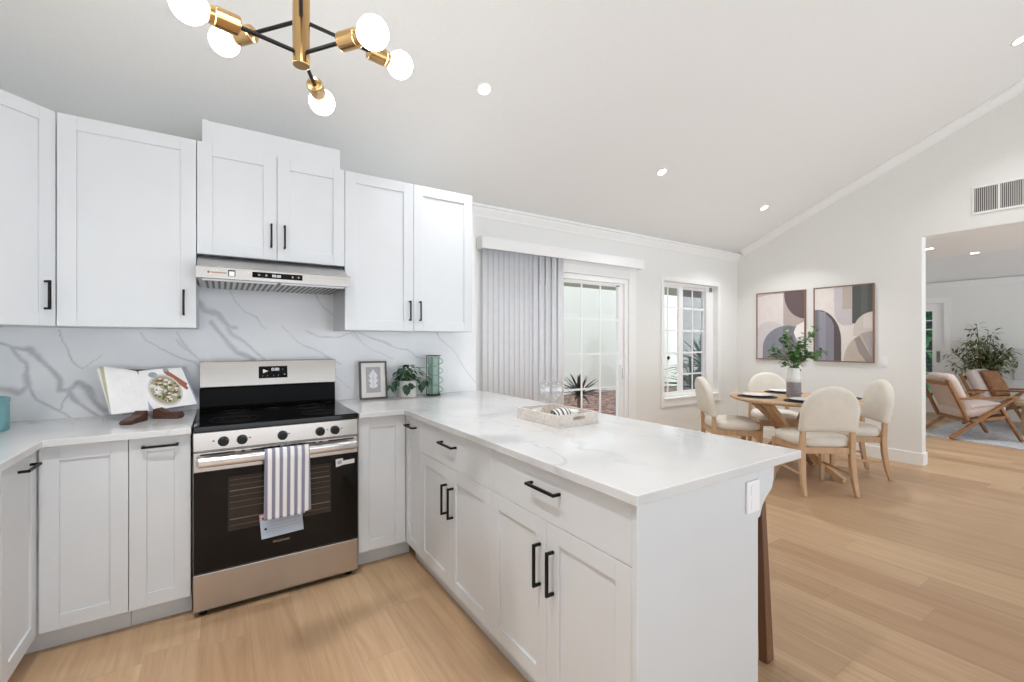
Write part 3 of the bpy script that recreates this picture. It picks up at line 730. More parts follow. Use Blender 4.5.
sheet('loose_page', colm('olive_page_edge', (186, 184, 150)), [LB_-ex*.2-bn_*.003, LB_.lerp(LT, .5)+Vector((-.012, 0, 0))-bn_*.003, LT-ex*2.0-bn_*.003, LT-bn_*.003])
sheet('loose_page', 'paper', [LB_-ex*.5-bn_*.0055, LT-ex*3.4+Vector((0, 0, -.01))-bn_*.0055, LT-bn_*.0055], .0015)
tx = MB()
rr = random.Random(3)
for i in range(9):
    v0 = .84-i*.075-(.05 if i > 3 else 0); 
    if v0 < .2: break
    for q in range(2):
        u0, u1 = .25, .25+.5*rr.uniform(.6, 1)
        P = [page(-1)(u, w)+bn_*.0008 for u, w in ((u0, v0-q*.02), (u1, v0-q*.02), (u1, v0-q*.02-.008), (u0, v0-q*.02-.008))]
        tx.bm.faces.new([tx.bm.verts.new(p) for p in P])
tx.build('recipe_text', colm('pale_print', (206, 206, 212)), t)
# picture on the right-hand page (a bowl seen from above)
def on(u, v, h=.001): return page(1)(u, v)+bn_*h
def disc(mb, u, v, r, h, n=26, sy=1.0):
    vs_ = [mb.bm.verts.new(on(min(.995, u+r*math.cos(k*2*PI/n)/BW), min(.995, v+sy*r*math.sin(k*2*PI/n)/BH), h)) for k in range(n)]
    c_ = mb.bm.verts.new(on(u, v, h))
    for k in range(n): mb.bm.faces.new((c_, vs_[k], vs_[(k+1) % n]))
mb = MB(); disc(mb, .45, .45, .066, .0012, sy=1.55); mb.build('bowl_print', colm('bowl_rim_print', (205, 200, 196)), t)
mb = MB(); disc(mb, .45, .45, .058, .0016, sy=1.55); mb.build('food_print', colm('grain_print', (168, 160, 138)), t)
for nm, c_, cnt in (('herb_print', (96, 108, 62), 34), ('rice_print', (222, 216, 204), 40), ('sauce_print', (122, 84, 52), 18)):
    mb = MB()
    for i in range(cnt):
        a, q = rr.uniform(0, 2*PI), .050*math.sqrt(rr.random()); disc(mb, .45+q*math.cos(a)/BW+(.05 if nm == 'herb_print' else -.02), .45+1.55*q*math.sin(a)/BH, rr.uniform(.004, .009), .002+.0004*rr.random(), 7)
    mb.build(nm, colm(nm, c_), t)
SAU = colm('saucer_print', (150, 164, 168))
for a in ((.30, .86, .018), (.62, .95, .012)): mb = MB(); disc(mb, *a, .0012); mb.build('saucer_print', SAU, t)
mb = MB()
for a, b_ in (((.60, .93), (.97, .45)), ((.66, .93), (.985, .55))):
    P = [on(a[0], a[1], .0014), on(b_[0], b_[1], .0014), on(b_[0]-.06, b_[1]-.06, .0014), on(a[0]-.05, a[1]-.03, .0014)]
    mb.bm.faces.new([mb.bm.verts.new(p) for p in P])
mb.build('napkin_print', colm('rust_print', (160, 96, 76)), t)
MB().tube([gB+bn_*.006, gB+Vector((.0, -.012, -.012)), gB+Vector((.025, -.02, -.018))], .0016, 6).build('ribbon', 'red', t)
t = thing('book_easel', 'dark wooden book easel holding up the open cookbook', 'book stand', (-.29, 3.03, CT))
bk0 = [LB_+(gB-LB_)*.25, gB+(RB-gB)*.7, gT+(RT_-gT)*.6, LT+(gT-LT)*.4]
sheet('back_board', 'espresso', [p-bn_*.012 for p in bk0], .010)
MB().bar(gT.lerp(gB, .25)-bn_*.026, (gT.x, 3.225, CT+.012), .03, .012).build('strut', 'espresso', t)
# two dark feet in front: fronts reach out on the counter
def foot(p, q, w, pts):
    return MB().prism(pts, p, Vector((q[0], q[1], 0)).normalized(), (0, 0, 1), Vector((q[1], -q[0], 0)).normalized(), -w/2, w/2).build('foot', 'espresso', t, bevel=.003)
foot((-.342, 2.975, CT), (-.30, -.80, 0), .050, [(0, 0), (.135, 0), (.15, .010), (.135, .020), (.05, .034), (.015, .052), (0, .05)])
foot((-.275, 3.00, CT), (.72, -.40, 0), .045, [(-.02, .0), (.105, .0), (.115, .012), (.105, .034), (.04, .034), (-.0, .056), (-.02, .05)])
# framed print, potted plant, mugs in a rack
t = thing('picture_frame', 'small dark framed botanical print leaning on the backsplash right of range', 'picture frame', (.905, 3.2, CT))
fo = Vector((.810, 3.185, CT)); fu = Vector((.998, -.03, 0)).normalized(); fv = Vector((0, .11, 1)).normalized(); fn = fu.cross(fv).normalized()
if fn.y > 0: fn = -fn
FW_, FH_ = .192, .268
mb = MB(); b_ = .012
for P in ([(0, 0), (FW_, 0), (FW_, b_), (0, b_)], [(0, FH_-b_), (FW_, FH_-b_), (FW_, FH_), (0, FH_)], [(0, b_), (b_, b_), (b_, FH_-b_), (0, FH_-b_)], [(FW_-b_, b_), (FW_, b_), (FW_, FH_-b_), (FW_-b_, FH_-b_)]): mb.prism(P, fo, fu, fv, fn, -.006, .012)
mb.build('frame', colm('charcoal_frame', (84, 80, 80), .5), t)
MB().prism([(b_, b_), (FW_-b_, b_), (FW_-b_, FH_-b_), (b_, FH_-b_)], fo, fu, fv, fn, -.005, .004).build('mount', colm('mount_card', (228, 224, 220)), t)
MB().prism([(.045, .045), (FW_-.045, .045), (FW_-.045, FH_-.042), (.045, FH_-.042)], fo, fu, fv, fn, .0042, .0052).build('print', colm('grey_lilac_print', (176, 174, 178)), t)
mb = MB(); cx_ = FW_/2
def pet(a0, b0, a1, b1, w):
    d_ = Vector((a1-a0, b1-b0)); nn = Vector((-d_.y, d_.x)).normalized()*w; m1 = Vector((a0, b0))+d_*.55
    mb.prism([(a0, b0), tuple(m1+nn), (a1, b1), tuple(m1-nn)], fo, fu, fv, fn, .0054, .006)
for y0, L_ in ((.075, .03), (.11, .034), (.145, .032)):
    for sg in (-1, 1): pet(cx_, y0, cx_+sg*L_, y0+.03, .011); pet(cx_, y0+.01, cx_+sg*L_*.7, y0+.048, .008)
pet(cx_, .17, cx_, .212, .012); pet(cx_, .06, cx_+.002, .18, .002)
mb.build('leaf_motif', colm('white_motif', (232, 232, 234)), t)

PTX, PTY = 1.145, 3.155
t = thing('potted_plant', 'trailing green plant in ribbed white pot beside the framed print', 'potted plant', (PTX, PTY, CT))
rp = [(.060, 0), (.066, .004)]
for i in range(9): rp += [(.0675, .010+i*.012), (.0655, .016+i*.012)]
rp += [(.068, .124), (.062, .124), (.060, .105), (0, .105)]
MB().lathe(rp, (PTX, PTY, CT), 36).build('pot', 'potw', t, smooth=True)
rr = random.Random(5); mb = MB(); sm = MB()
for i in range(95):
    a = rr.uniform(0, 2*PI); r_ = rr.uniform(.01, .13); h = CT+.205+rr.uniform(-.07, .05)-r_*.45
    if math.sin(a) > 0: r_ *= .6
    p = Vector((PTX+r_*math.cos(a), PTY+r_*math.sin(a)*.8, h)); dr_ = Vector((math.cos(a), math.sin(a)*.8, rr.uniform(-.55, .35)))
    if i % 3 == 0: sm.tube([(PTX+.3*r_*math.cos(a), PTY+.3*r_*math.sin(a), CT+.106), (PTX+.6*r_*math.cos(a), PTY+.6*r_*math.sin(a)*.8, h+.01), p], .0018, 5)
    mb.leaf(p, dr_, rr.uniform(.045, .075), rr.uniform(.028, .042), droop=.35)
for x_, y_, z_ in ((PTX-.13, PTY-.03, CT+.10), (PTX-.10, PTY-.06, CT+.12), (PTX-.04, PTY-.085, CT+.085), (PTX+.085, PTY-.06, CT+.10), (PTX+.11, PTY-.03, CT+.10)):
    for k in range(4): mb.leaf((x_+rr.uniform(-.015, .015), y_+rr.uniform(-.01, .01), z_+rr.uniform(-.02, .03)), (rr.uniform(-1, 1), -.6, -.7), .06, .034, droop=.2)
mb.build('foliage', 'leafd', t); sm.build('stem', 'leaf', t)

MX, MY = 1.355, 3.17
t = thing('mug_rack', 'black wire rack standing on counter right of potted plant, holding mugs', 'mug rack', (MX, MY, CT))
mb = MB()
for z in (.004, .300): mb.tube([(MX+.053*math.cos(a*PI/18), MY+.053*math.sin(a*PI/18), CT+z) for a in range(36)], .0032, 8, closed=True)
mb.build('ring', 'black', t)
mb = MB()
for a in (2.5, 4.1, 5.2, .9): mb.tube([(MX+.053*math.cos(a), MY+.053*math.sin(a), CT+.004), (MX+.053*math.cos(a), MY+.053*math.sin(a), CT+.30)], .0026, 8)
mb.tube([(MX-.05, MY, CT+.004), (MX+.05, MY, CT+.004)], .0026, 8).tube([(MX, MY-.05, CT+.004), (MX, MY+.05, CT+.004)], .0026, 8)
mb.build('wire', 'black', t)
mz = CT+.0075
t = thing('mug', 'green glass mug at the bottom of the stacked mugs', 'mug', (MX, MY, mz), 'green glass mugs in wire rack')
MB().lathe([(.036, 0), (.041, .006), (.043, .03), (.044, .066), (.044, .068), (.0405, .068), (.0395, .03), (.037, .009), (0, .009)], (MX, MY, mz), 28).build('bowl', 'green_glass', t, smooth=True)
ha = math.radians(-33)
MB().tube([(MX+math.cos(ha)*(.043+.026*math.sin(k*PI/10)), MY+math.sin(ha)*(.043+.026*math.sin(k*PI/10)), mz+.036+.022*math.cos(k*PI/10)) for k in range(11)], .0042, 8).build('handle', 'green_glass', t, smooth=True)
for i, nm in ((1, 'second'), (2, 'third')):
    dup(t, (MX, MY, mz+i*.0715), None, 'green glass mug, %s from the bottom of the stacked mugs' % nm)
dup(t, (MX, MY, mz+3*.0715), None, 'green glass mug at the top of the stacked mugs')

# tray, glasses, napkin on the peninsula
TX0, TX1, TY0, TY1 = 1.322, 1.578, 1.625, 1.975
t = thing('serving_tray', 'pale tiled serving tray with cut out handles on the peninsula', 'tray', (1.45, 1.80, CT))
MB().box(TX0, TX1, TY0, TY1, CT, CT+.010).build('base', 'shell', t)
h0, h1 = CT+.0102, CT+.057
MB().box(TX0, TX0+.014, TY0, TY1, h0, h1).build('side', 'shell', t, bevel=.0015)
MB().box(TX1-.014, TX1, TY0, TY1, h0, h1).build('side', 'shell', t, bevel=.0015)
def endp(y0, y1):
    xm = (TX0+TX1)/2; a, b_ = TX0+.0142, TX1-.0142; zc = CT+.036; w_, hh = .038, .010
    mb = MB(); hole = [(xm+w_*math.copysign(min(1, abs(math.cos(q*PI/12))**.6), math.cos(q*PI/12)), zc+hh*math.copysign(abs(math.sin(q*PI/12))**.6, math.sin(q*PI/12))) for q in range(24)]
    cs = Vector((xm, zc)); out = []
    for hx, hz in hole:
        d_ = Vector((hx, hz))-cs; k = min((abs((b_-xm)/d_.x) if abs(d_.x) > 1e-6 else 9e9), ((h1-zc)/d_.y if d_.y > 1e-6 else ((h0-zc)/d_.y if d_.y < -1e-6 else 9e9))); out.append((xm+d_.x*k, zc+d_.y*k))
    R = [[mb.bm.verts.new((x, y, z)) for x, z in L] for L, y in ((out, y0), (hole, y0), (hole, y1), (out, y1))]
    R.append(R[0]); mb._skin(R, False)
    for A_ in ((a, h0), (b_, h0), (b_, h1), (a, h1)):      # corners beyond the spokes
        near = sorted(range(24), key=lambda k: (out[k][0]-A_[0])**2+(out[k][1]-A_[1])**2)[:2]
        for y, r_ in ((y0, R[0]), (y1, R[3])):
            mb.bm.faces.new((r_[near[0]], r_[near[1]], mb.bm.verts.new((A_[0], y, A_[1]))))
    return mb.build('end_panel', 'shell', t)
endp(TY0, TY0+.014); endp(TY1-.014, TY1)
def glass(x, y, label):
    t = thing('wine_glass', label, 'glass', (x, y, CT+.0105), 'wine glasses in tray')
    z = CT+.0105
    MB().lathe([(.031, 0), (.031, .002), (.006, .006), (.004, .02), (.004, .080), (.012, .088), (.030, .106), (.036, .128), (.034, .155), (.029, .185), (.0278, .185), (.0326, .155), (.0346, .128), (.0286, .108), (.011, .091), (0, .089)], (x, y, z), 28).build('bowl', 'cup_glass', t, smooth=True)
glass(1.425, 1.868, 'clear wine glass in the tray, the left one of two'); glass(1.492, 1.848, 'clear wine glass in the tray, the right one of two') 
def nap_mat():
    m, tt, b = base('striped_napkin', .9, 0, (230, 230, 230), .2)
    sp = tt.new('ShaderNodeSeparateXYZ'); tt.link(coords(tt), sp.inputs[0])
    f = tt.math('FRACT', tt.math('MULTIPLY', tt.math('ADD', sp.outputs[0], tt.math('MULTIPLY', sp.outputs[1], .15)), 44.0))
    tt.link(tt.mix(tt.math('LESS_THAN', f, .42), rgb((236, 235, 233)), rgb((104, 104, 108))), b.inputs['Base Color']); return m
M['napkin'] = nap_mat()
def nap(u, v):
    a = PI*(v*1.04-.02); return Vector((1.365+.105*u+.004*math.sin(9*v), 1.725-.036*math.cos(a)+.004*math.sin(8*u), CT+.013+.058*math.sin(a)*(1-.08*math.cos(5*u))))
o = MB().grid(nap, 20, 20).build('napkin', 'napkin', smooth=True, solid=.004); tag(o, 'rolled grey and white striped napkin lying in the tray', 'napkin')
t = thing('small_bowl', 'shallow white bowl in the tray beside the striped napkin', 'bowl', (1.50, 1.77, CT+.0105))
MB().lathe([(.028, 0), (.034, .004), (.052, .026), (.058, .040), (.0555, .040), (.049, .027), (.030, .008), (0, .007)], (1.50, 1.77, CT+.0105), 28).build('bowl', 'ceramic', t, smooth=True)

# ------------------------------------------------------------------ chandelier
HX, HYC, ZL, ZU = .205, 1.495, 2.203, 2.306
t = thing('chandelier', 'brass and black six armed chandelier with lit globe bulbs', 'chandelier', (HX, HYC, 2.2))
ctop = cz(HYC)
MB().cyl((HX, HYC, 2.166), .0245, .227, 28).build('hub', 'brass', t, bevel=.002)
MB().cyl((HX, HYC, 2.3935), .011, ctop-2.3935-.03, 16).build('stem', 'brass', t)
MB().lathe([(.065, 0), (.062, -.02), (.02, -.03), (0, -.03)], (HX, HYC, ctop+.012), 28, axis=(0, SL*.92, .92)).build('canopy', 'brass', t)
BR = .044
def arm(b, z):
    """arm towards the bulb centre b (world)"""
    h = Vector((HX, HYC, z)); b = Vector(b); d = (b-h).normalized(); L = (b-h).length
    a = MB().tube([h+d*.02, h+d*(L-.112)], .0062, 10).build('arm', 'black', t)
    MB().lathe([(.012, -.004), (.0245, 0), (.0265, .004), (.0265, .058), (.024, .060), (.022, .074), (0, .074)], h+d*(L-.115), 24, axis=d).build('socket', 'brass', a, bevel=.001)
    MB().sphere(b, BR, 28, 16).build('bulb', 'bulb', a, smooth=True)
def at(pxx, pyy, z):
    s_, c_ = math.sin(math.radians(YAW)), math.cos(math.radians(YAW)); d_ = (z-CAMH)*FPX/(HY-pyy); l = (pxx-512)/FPX*d_
    return (d_*s_+l*c_, d_*c_-l*s_, z)
LB = [(-.140, 1.432, ZL), (.372, 1.277, ZL), (.312, 1.756, ZL)]
for v in (at(189, 5, 2.2), at(373, 33, 2.2), at(322, 102, 2.2)): arm(v, ZL)
for v in (at(224.5, 41, 2.30), at(400, 65, 2.30)): arm(v, ZU)
arm((HX-.05, HYC-.325, 2.31), ZU)

# ------------------------------------------------------------------ recessed ceiling lights
def downlight(x, y, label, flat=None, group='recessed ceiling lights', spread=105):
    n = Vector((0, SL, 1)).normalized() if flat is None else Vector((0, 0, 1))
    if flat is None and y < RIDGE: n = Vector((0, -SL, 1)).normalized()
    c = Vector((x, y, cz(y) if flat is None else flat))
    t = thing('downlight', label, 'ceiling light', c, group)
    MB().lathe([(.052, -.0005), (.052, -.005), (.041, -.007), (.037, -.002), (.037, -.0005)], c, 28, axis=n).build('trim_ring', 'trim', t)
    MB().lathe([(.0365, -.0015), (.0365, -.003), (0, -.003)], c, 24, axis=n).build('lens', 'led', t)
    ld = bpy.data.lights.new('downlight_glow', 'AREA'); ld.shape = 'DISK'; ld.size = .08; ld.energy = DL; ld.spread = math.radians(spread); ld.color = (.985, .99, 1.0)
    lo_ = bpy.data.objects.new('downlight_glow', ld); COL.objects.link(lo_); lo_.parent = t
    lo_.location = -n*.03
    return t
DL = 5.0
downlight(1.475, 2.60, 'lit recessed ceiling light, the nearest above the wall cabinets and peninsula')
downlight(3.52, 2.775, 'lit recessed ceiling light above the patio door')
DL = 9.0
downlight(5.44, 2.81, 'lit recessed ceiling light above the dining corner')
DL = 5.5
downlight(5.44, .775, 'lit recessed ceiling light at the right photo edge above the vent')
DL = 17.0
DL = 2.0
downlight(1.475, .75, 'added unseen ceiling light above the near end of the peninsula')  # out of view, added as extra fill for the kitchen
DL = 19.0
downlight(-.35, .95, 'added unseen ceiling light above the left base cabinets')  # unseen lamp added to brighten the kitchen floor and lower fronts
DL = 5.0
downlight(7.10, 1.73, 'lit recessed light in living room ceiling, left one through opening', 2.44)
downlight(8.0-.09, 1.50, 'lit recessed light in living room ceiling, farther right one through opening', 2.44)

# ------------------------------------------------------------------ patio door, blinds, window
t = struct(bpy.data.objects.new('door_1', None), 'white sliding patio door with gridded glass'); COL.objects.link(t); t.location = (3.0, WW, 0); OFF['door_1'] = Vector((3.0, WW, 0))
cs = MB()
for a, b_, c, d in ((SX0-.16, SX0, 0, SZ1+.09), (SX1, SX1+.115, 0, SZ1+.09), (SX0, SX1, SZ1, SZ1+.09)): cs.box(a, b_, WW-.018, WW-.0005, c, d)
cs.build('casing', 'trim', t, bevel=.003)
fr = MB()
for a, b_, c, d in ((SX0+.001, SX0+.05, 0, SZ1-.001), (SX1-.05, SX1-.001, 0, SZ1-.001), (SX0+.05, SX1-.05, SZ1-.06, SZ1-.001), (SX0+.05, SX1-.05, 0, .03)): fr.box(a, b_, WW+.0, WW+.14, c, d)
fr.build('frame', 'vinyl', t, bevel=.003)
def panel(x0, x1, yy, nm, gx, hz, z0=.03, z1=SZ1-.06, st=.075, bot=.10, topr=.035, mun=.022):
    pn = MB()
    for a, b_, c, d in ((x0, x0+st, z0, z1), (x1-st, x1, z0, z1), (x0+st, x1-st, z0, z0+bot), (x0+st, x1-st, z1-topr, z1)): pn.box(a, b_, yy, yy+.04, c, d)
    pn = pn.build(nm, 'vinyl', t, bevel=.003)
    MB().box(x0+st, x1-st, yy+.017, yy+.022, z0+bot, z1-topr).build('pane', 'glass', pn)
    g = MB()
    for q in gx: g.box(q-mun/2, q+mun/2, yy+.010, yy+.0165, z0+bot, z1-topr)
    for q in hz: g.box(x0+st, x1-st, yy+.0095, yy+.0165, q-mun/2, q+mun/2)
    g.build('muntins', 'vinyl', pn)
    return pn
p_ = panel(2.95, SX1-.052, WW+.03, 'sliding_panel', (3.285, 3.563), (1.571, 1.187, .805, .42))
MB().box(3.855, 3.875, WW-.005, WW+.0295, .86, 1.06).build('handle', 'vinyl', p_, bevel=.006)
MB().box(3.862, 3.868, WW-.006, WW-.0055, .90, 1.02).build('handle_grip', 'grey', p_)
MB().box(3.80, 3.85, WW+.022, WW+.0295, 1.955, 1.968).build('catch', 'grey', p_)
panel(SX0+.052, 3.0, WW+.085, 'fixed_panel', (2.40, 2.70), (1.571, 1.187, .805, .42))
t = thing('vertical_blind', 'white vertical blind drawn to the left of the patio door', 'blind', (3.0, 3.5, 2.19))
MB().box(1.955, 4.10, 3.478, 3.490, 2.165, 2.268).box(1.955, 1.967, 3.4905, WW-.019, 2.165, 2.268).box(4.088, 4.10, 3.4905, WW-.019, 2.165, 2.268).build('valance', 'vinyl', t, bevel=.002)
MB().box(1.97, 4.085, 3.525, 3.565, 2.20, 2.24).build('headrail', 'vinyl', t)
sb = MB(); k = 0; xs = [2.035+.058*i for i in range(10)]+[2.60+.078*i for i in range(5)]
for x in xs:
    w_, an = .089, (.06 if x < 2.58 else .20); cv = []
    for q in range(7):
        s_ = (q/6-.5); xx = s_*w_; yy = .0025*(1-4*s_*s_)
        cv.append((x+xx*math.cos(an)-yy*math.sin(an), 3.545+xx*math.sin(an)+yy*math.cos(an)))
    A_ = [[sb.bm.verts.new((p[0], p[1], z)) for p in cv] for z in (.03, 2.198)]
    for q in range(6): sb.bm.faces.new((A_[0][q], A_[0][q+1], A_[1][q+1], A_[1][q]))
sb.build('slats', 'slat', t, smooth=True, solid=.0012)
MB().tube([(2.80, 3.50, 2.16), (2.80, 3.50, .95)], .004, 8).build('wand', 'vinyl', t)
# window
t = struct(bpy.data.objects.new('window_1', None), 'white sliding window with gridded sashes'); COL.objects.link(t); t.location = (5.1, WW, 1.3); OFF['window_1'] = Vector((5.1, WW, 1.3))
cs = MB()
for a, b_, c, d in ((GX0-.055, GX0, GZ0-.09, GZ1+.055), (GX1, GX1+.06, GZ0-.09, GZ1+.055), (GX0, GX1, GZ1, GZ1+.055), (GX0, GX1, GZ0-.09, GZ0)): cs.box(a, b_, WW-.016, WW-.0005, c, d)
cs.build('casing', 'trim', t, bevel=.003)
MB().box(GX0+.001, GX1-.001, WW-.03, WW+.06, GZ0+.001, GZ0+.02).build('window_sill', 'vinyl', t, bevel=.003)
fr = MB(); z0, z1 = GZ0+.021, GZ1-.001
for a, b_, c, d in ((GX0+.001, GX0+.02, z0, z1), (GX1-.16, GX1-.001, z0, z1), (GX0+.02, GX1-.16, z1-.035, z1), (GX0+.02, GX1-.16, z0, z0+.02)): fr.box(a, b_, WW+.06, WW+.14, c, d)
fr.build('window_frame', 'vinyl', t, bevel=.002)
def sash(x0, x1, yy, nm, gx):
    pn = MB(); st = .03 if nm == 'left_sash' else .018; a0, a1 = z0+.021, z1-.036
    L_, R_ = (.012, .085) if nm == 'left_sash' else (.05, .012)
    for a, b_, c, d in ((x0, x0+L_, a0, a1), (x1-R_, x1, a0, a1), (x0+L_, x1-R_, a0, a0+.035), (x0+L_, x1-R_, a1-.03, a1)): pn.box(a, b_, yy, yy+.03, c, d)
    pn = pn.build('sash', 'vinyl', t, bevel=.002)
    MB().box(x0+L_, x1-R_, yy+.012, yy+.016, a0+.035, a1-.03).build('pane', 'glass', pn)
    g = MB(); 
    for q in gx: g.box(q-.011, q+.011, yy+.006, yy+.0115, a0+.035, a1-.03)
    for q in (1.765, 1.470, 1.180, .895): g.box(x0+L_, x1-R_, yy+.0055, yy+.0115, q-.011, q+.011)
    g.build('muntins', 'vinyl', pn); return pn
s1 = sash(GX0+.021, 5.075, WW+.065, 'left_sash', (4.775,))
s2 = sash(5.05, GX1-.161, WW+.10, 'right_sash', (5.335,))
def screen_mat():
    m = bpy.data.materials.new('insect_screen'); m.use_nodes = True; tt = NT(m); tt.n.clear()
    a = tt.new('ShaderNodeBsdfTransparent'); b = tt.new('ShaderNodeBsdfDiffuse'); b.inputs[0].default_value = rgb((120, 120, 132)); mx = tt.new('ShaderNodeMixShader'); mx.inputs[0].default_value = .42
    o = tt.new('ShaderNodeOutputMaterial'); tt.link(a.outputs[0], mx.inputs[1]); tt.link(b.outputs[0], mx.inputs[2]); tt.link(mx.outputs[0], o.inputs[0]); return m
M['screen'] = screen_mat()
MB().box(5.10, GX1-.165, WW+.134, WW+.136, z0+.03, z1-.04).build('insect_screen', 'screen', s2)
MB().lathe([(0, 0), (.020, .003), (.024, .012), (.016, .02), (0, .022)], (4.775, WW+.0705, 1.118), 18, axis=YM).build('latch', 'black', s1)
tag(MB().box(GX1-.095, GX1-.045, WW+.045, WW+.0595, 2.01, 2.07).build('window_sensor', 'grey', bevel=.004), 'small grey sensor box at top right inside the window', 'sensor')

# ------------------------------------------------------------------ outdoors
struct(MB().box(-3, 14, WW+.15, 14, -.25, -.09).build('ground_yard', 'stucco'))
struct(MB().box(-3, 14, 9.2, 9.4, -.09, 3.3).build('wall_garden', 'stucco'))
o = MB().prism([(2.0, 6.2), (8.5, 5.0), (12, 5.2), (12, 9.15), (8.5, 9.15), (2.0, 8.4)], (0, 0, 0), XP, YP, (0, 0, 1), -.0895, -.07).build('mulch_bed', 'mulch'); tag(o, 'reddish brown mulch bed in the yard outside the patio door', 'mulch', kind='stuff')
struct(MB().box(-1.4, 9, WW+.151, 4.85, 2.11, 2.32).build('ceiling_eave', 'eave'))
def spiky(x, y, z, n, L, w, mat, label, trunk=0.0, rs=1, updir=.9, cat='plant'):
    t = thing('spiky_plant', label, cat, (x, y, z)); rr = random.Random(rs); mb = MB()
    for i in range(n):
        a = i*2.399+rr.uniform(-.2, .2); el = rr.uniform(.25, updir); l = L*rr.uniform(.75, 1.1); cvs = []
        for k in range(7):
            q = k/6; r_ = l*q*math.cos(el)*(1+.25*q); h = l*q*math.sin(el)-l*.55*q*q*(1-el*.6); cvs.append(Vector((x+r_*math.cos(a), y+r_*math.sin(a), z+trunk+h)))
        sd = Vector((-math.sin(a), math.cos(a), 0)); R = []
        for k, p in enumerate(cvs):
            ww_ = w*math.sin(PI*(.12+.86*k/6))*.5+.0015; R.append((mb.bm.verts.new(p-sd*ww_), mb.bm.verts.new(p-Vector((0, 0, ww_*.4))), mb.bm.verts.new(p+sd*ww_)))
        for A_, B_ in zip(R, R[1:]):
            mb.bm.faces.new((A_[0], A_[1], B_[1], B_[0])); mb.bm.faces.new((A_[1], A_[2], B_[2], B_[1]))
    mb.build('leaves', mat, t)
    if trunk: MB().tube([(x, y, z), (x+.01, y, z+trunk*.6), (x, y, z+trunk+.03)], [.045, .04, .045], 10).build('trunk', 'stem', t)
    return t
spiky(4.38, 4.9, -.0895, 46, .40, .046, 'leafp', 'dark leaved spiky plant outside the patio door', .62, 3, 1.35)
spiky(8.55, 5.9, -.028, 40, .85, .10, 'agave', 'green spiky plant outside the right window sash', .35, 4, 1.3)
spiky(9.45, 6.2, -.03, 44, .95, .10, 'agave', 'tall green spiky plant farthest right outside the window', .75, 5, 1.35)
spiky(7.95, 6.6, -.03, 30, .55, .07, 'agave', 'small green spiky plant outside the left window sash', .05, 6, 1.2)

# ------------------------------------------------------------------ dining table and chairs
TC = Vector((4.90, 2.25, 0)); TR = .575
t = thing('dining_table', 'round light oak dining table with curved pedestal legs', 'table', TC)
MB().lathe([(0, .722), (TR-.03, .722), (TR, .738), (TR, .752), (TR-.006, .757), (0, .757)], TC, 64).build('tabletop', 'oakx', t)
for k in range(4):
    a = math.radians(-1)+k*PI/2; d_ = Vector((math.cos(a), math.sin(a), 0)); up_ = Vector((-d_.y, d_.x, 0))
    pr = [(.46, .7215), (.36, .64), (.22, .535), (.13, .44), (.105, .37), (.13, .29), (.22, .19), (.34, .09), (.44, .024), (.465, .022)]
    MB().sweep([TC+d_*r_+Vector((0, 0, z)) for r_, z in pr], [(.075, .05)]*3+[(.085, .07)]*4+[(.075, .055)]*2+[(.075, .044)], up=up_ if False else (0, 0, 1)).build('leg', 'oak', t, bevel=.005)
MB().lathe([(.10, .24), (.125, .30), (.125, .46), (.10, .52)], TC, 8).build('pedestal', 'oak', t)
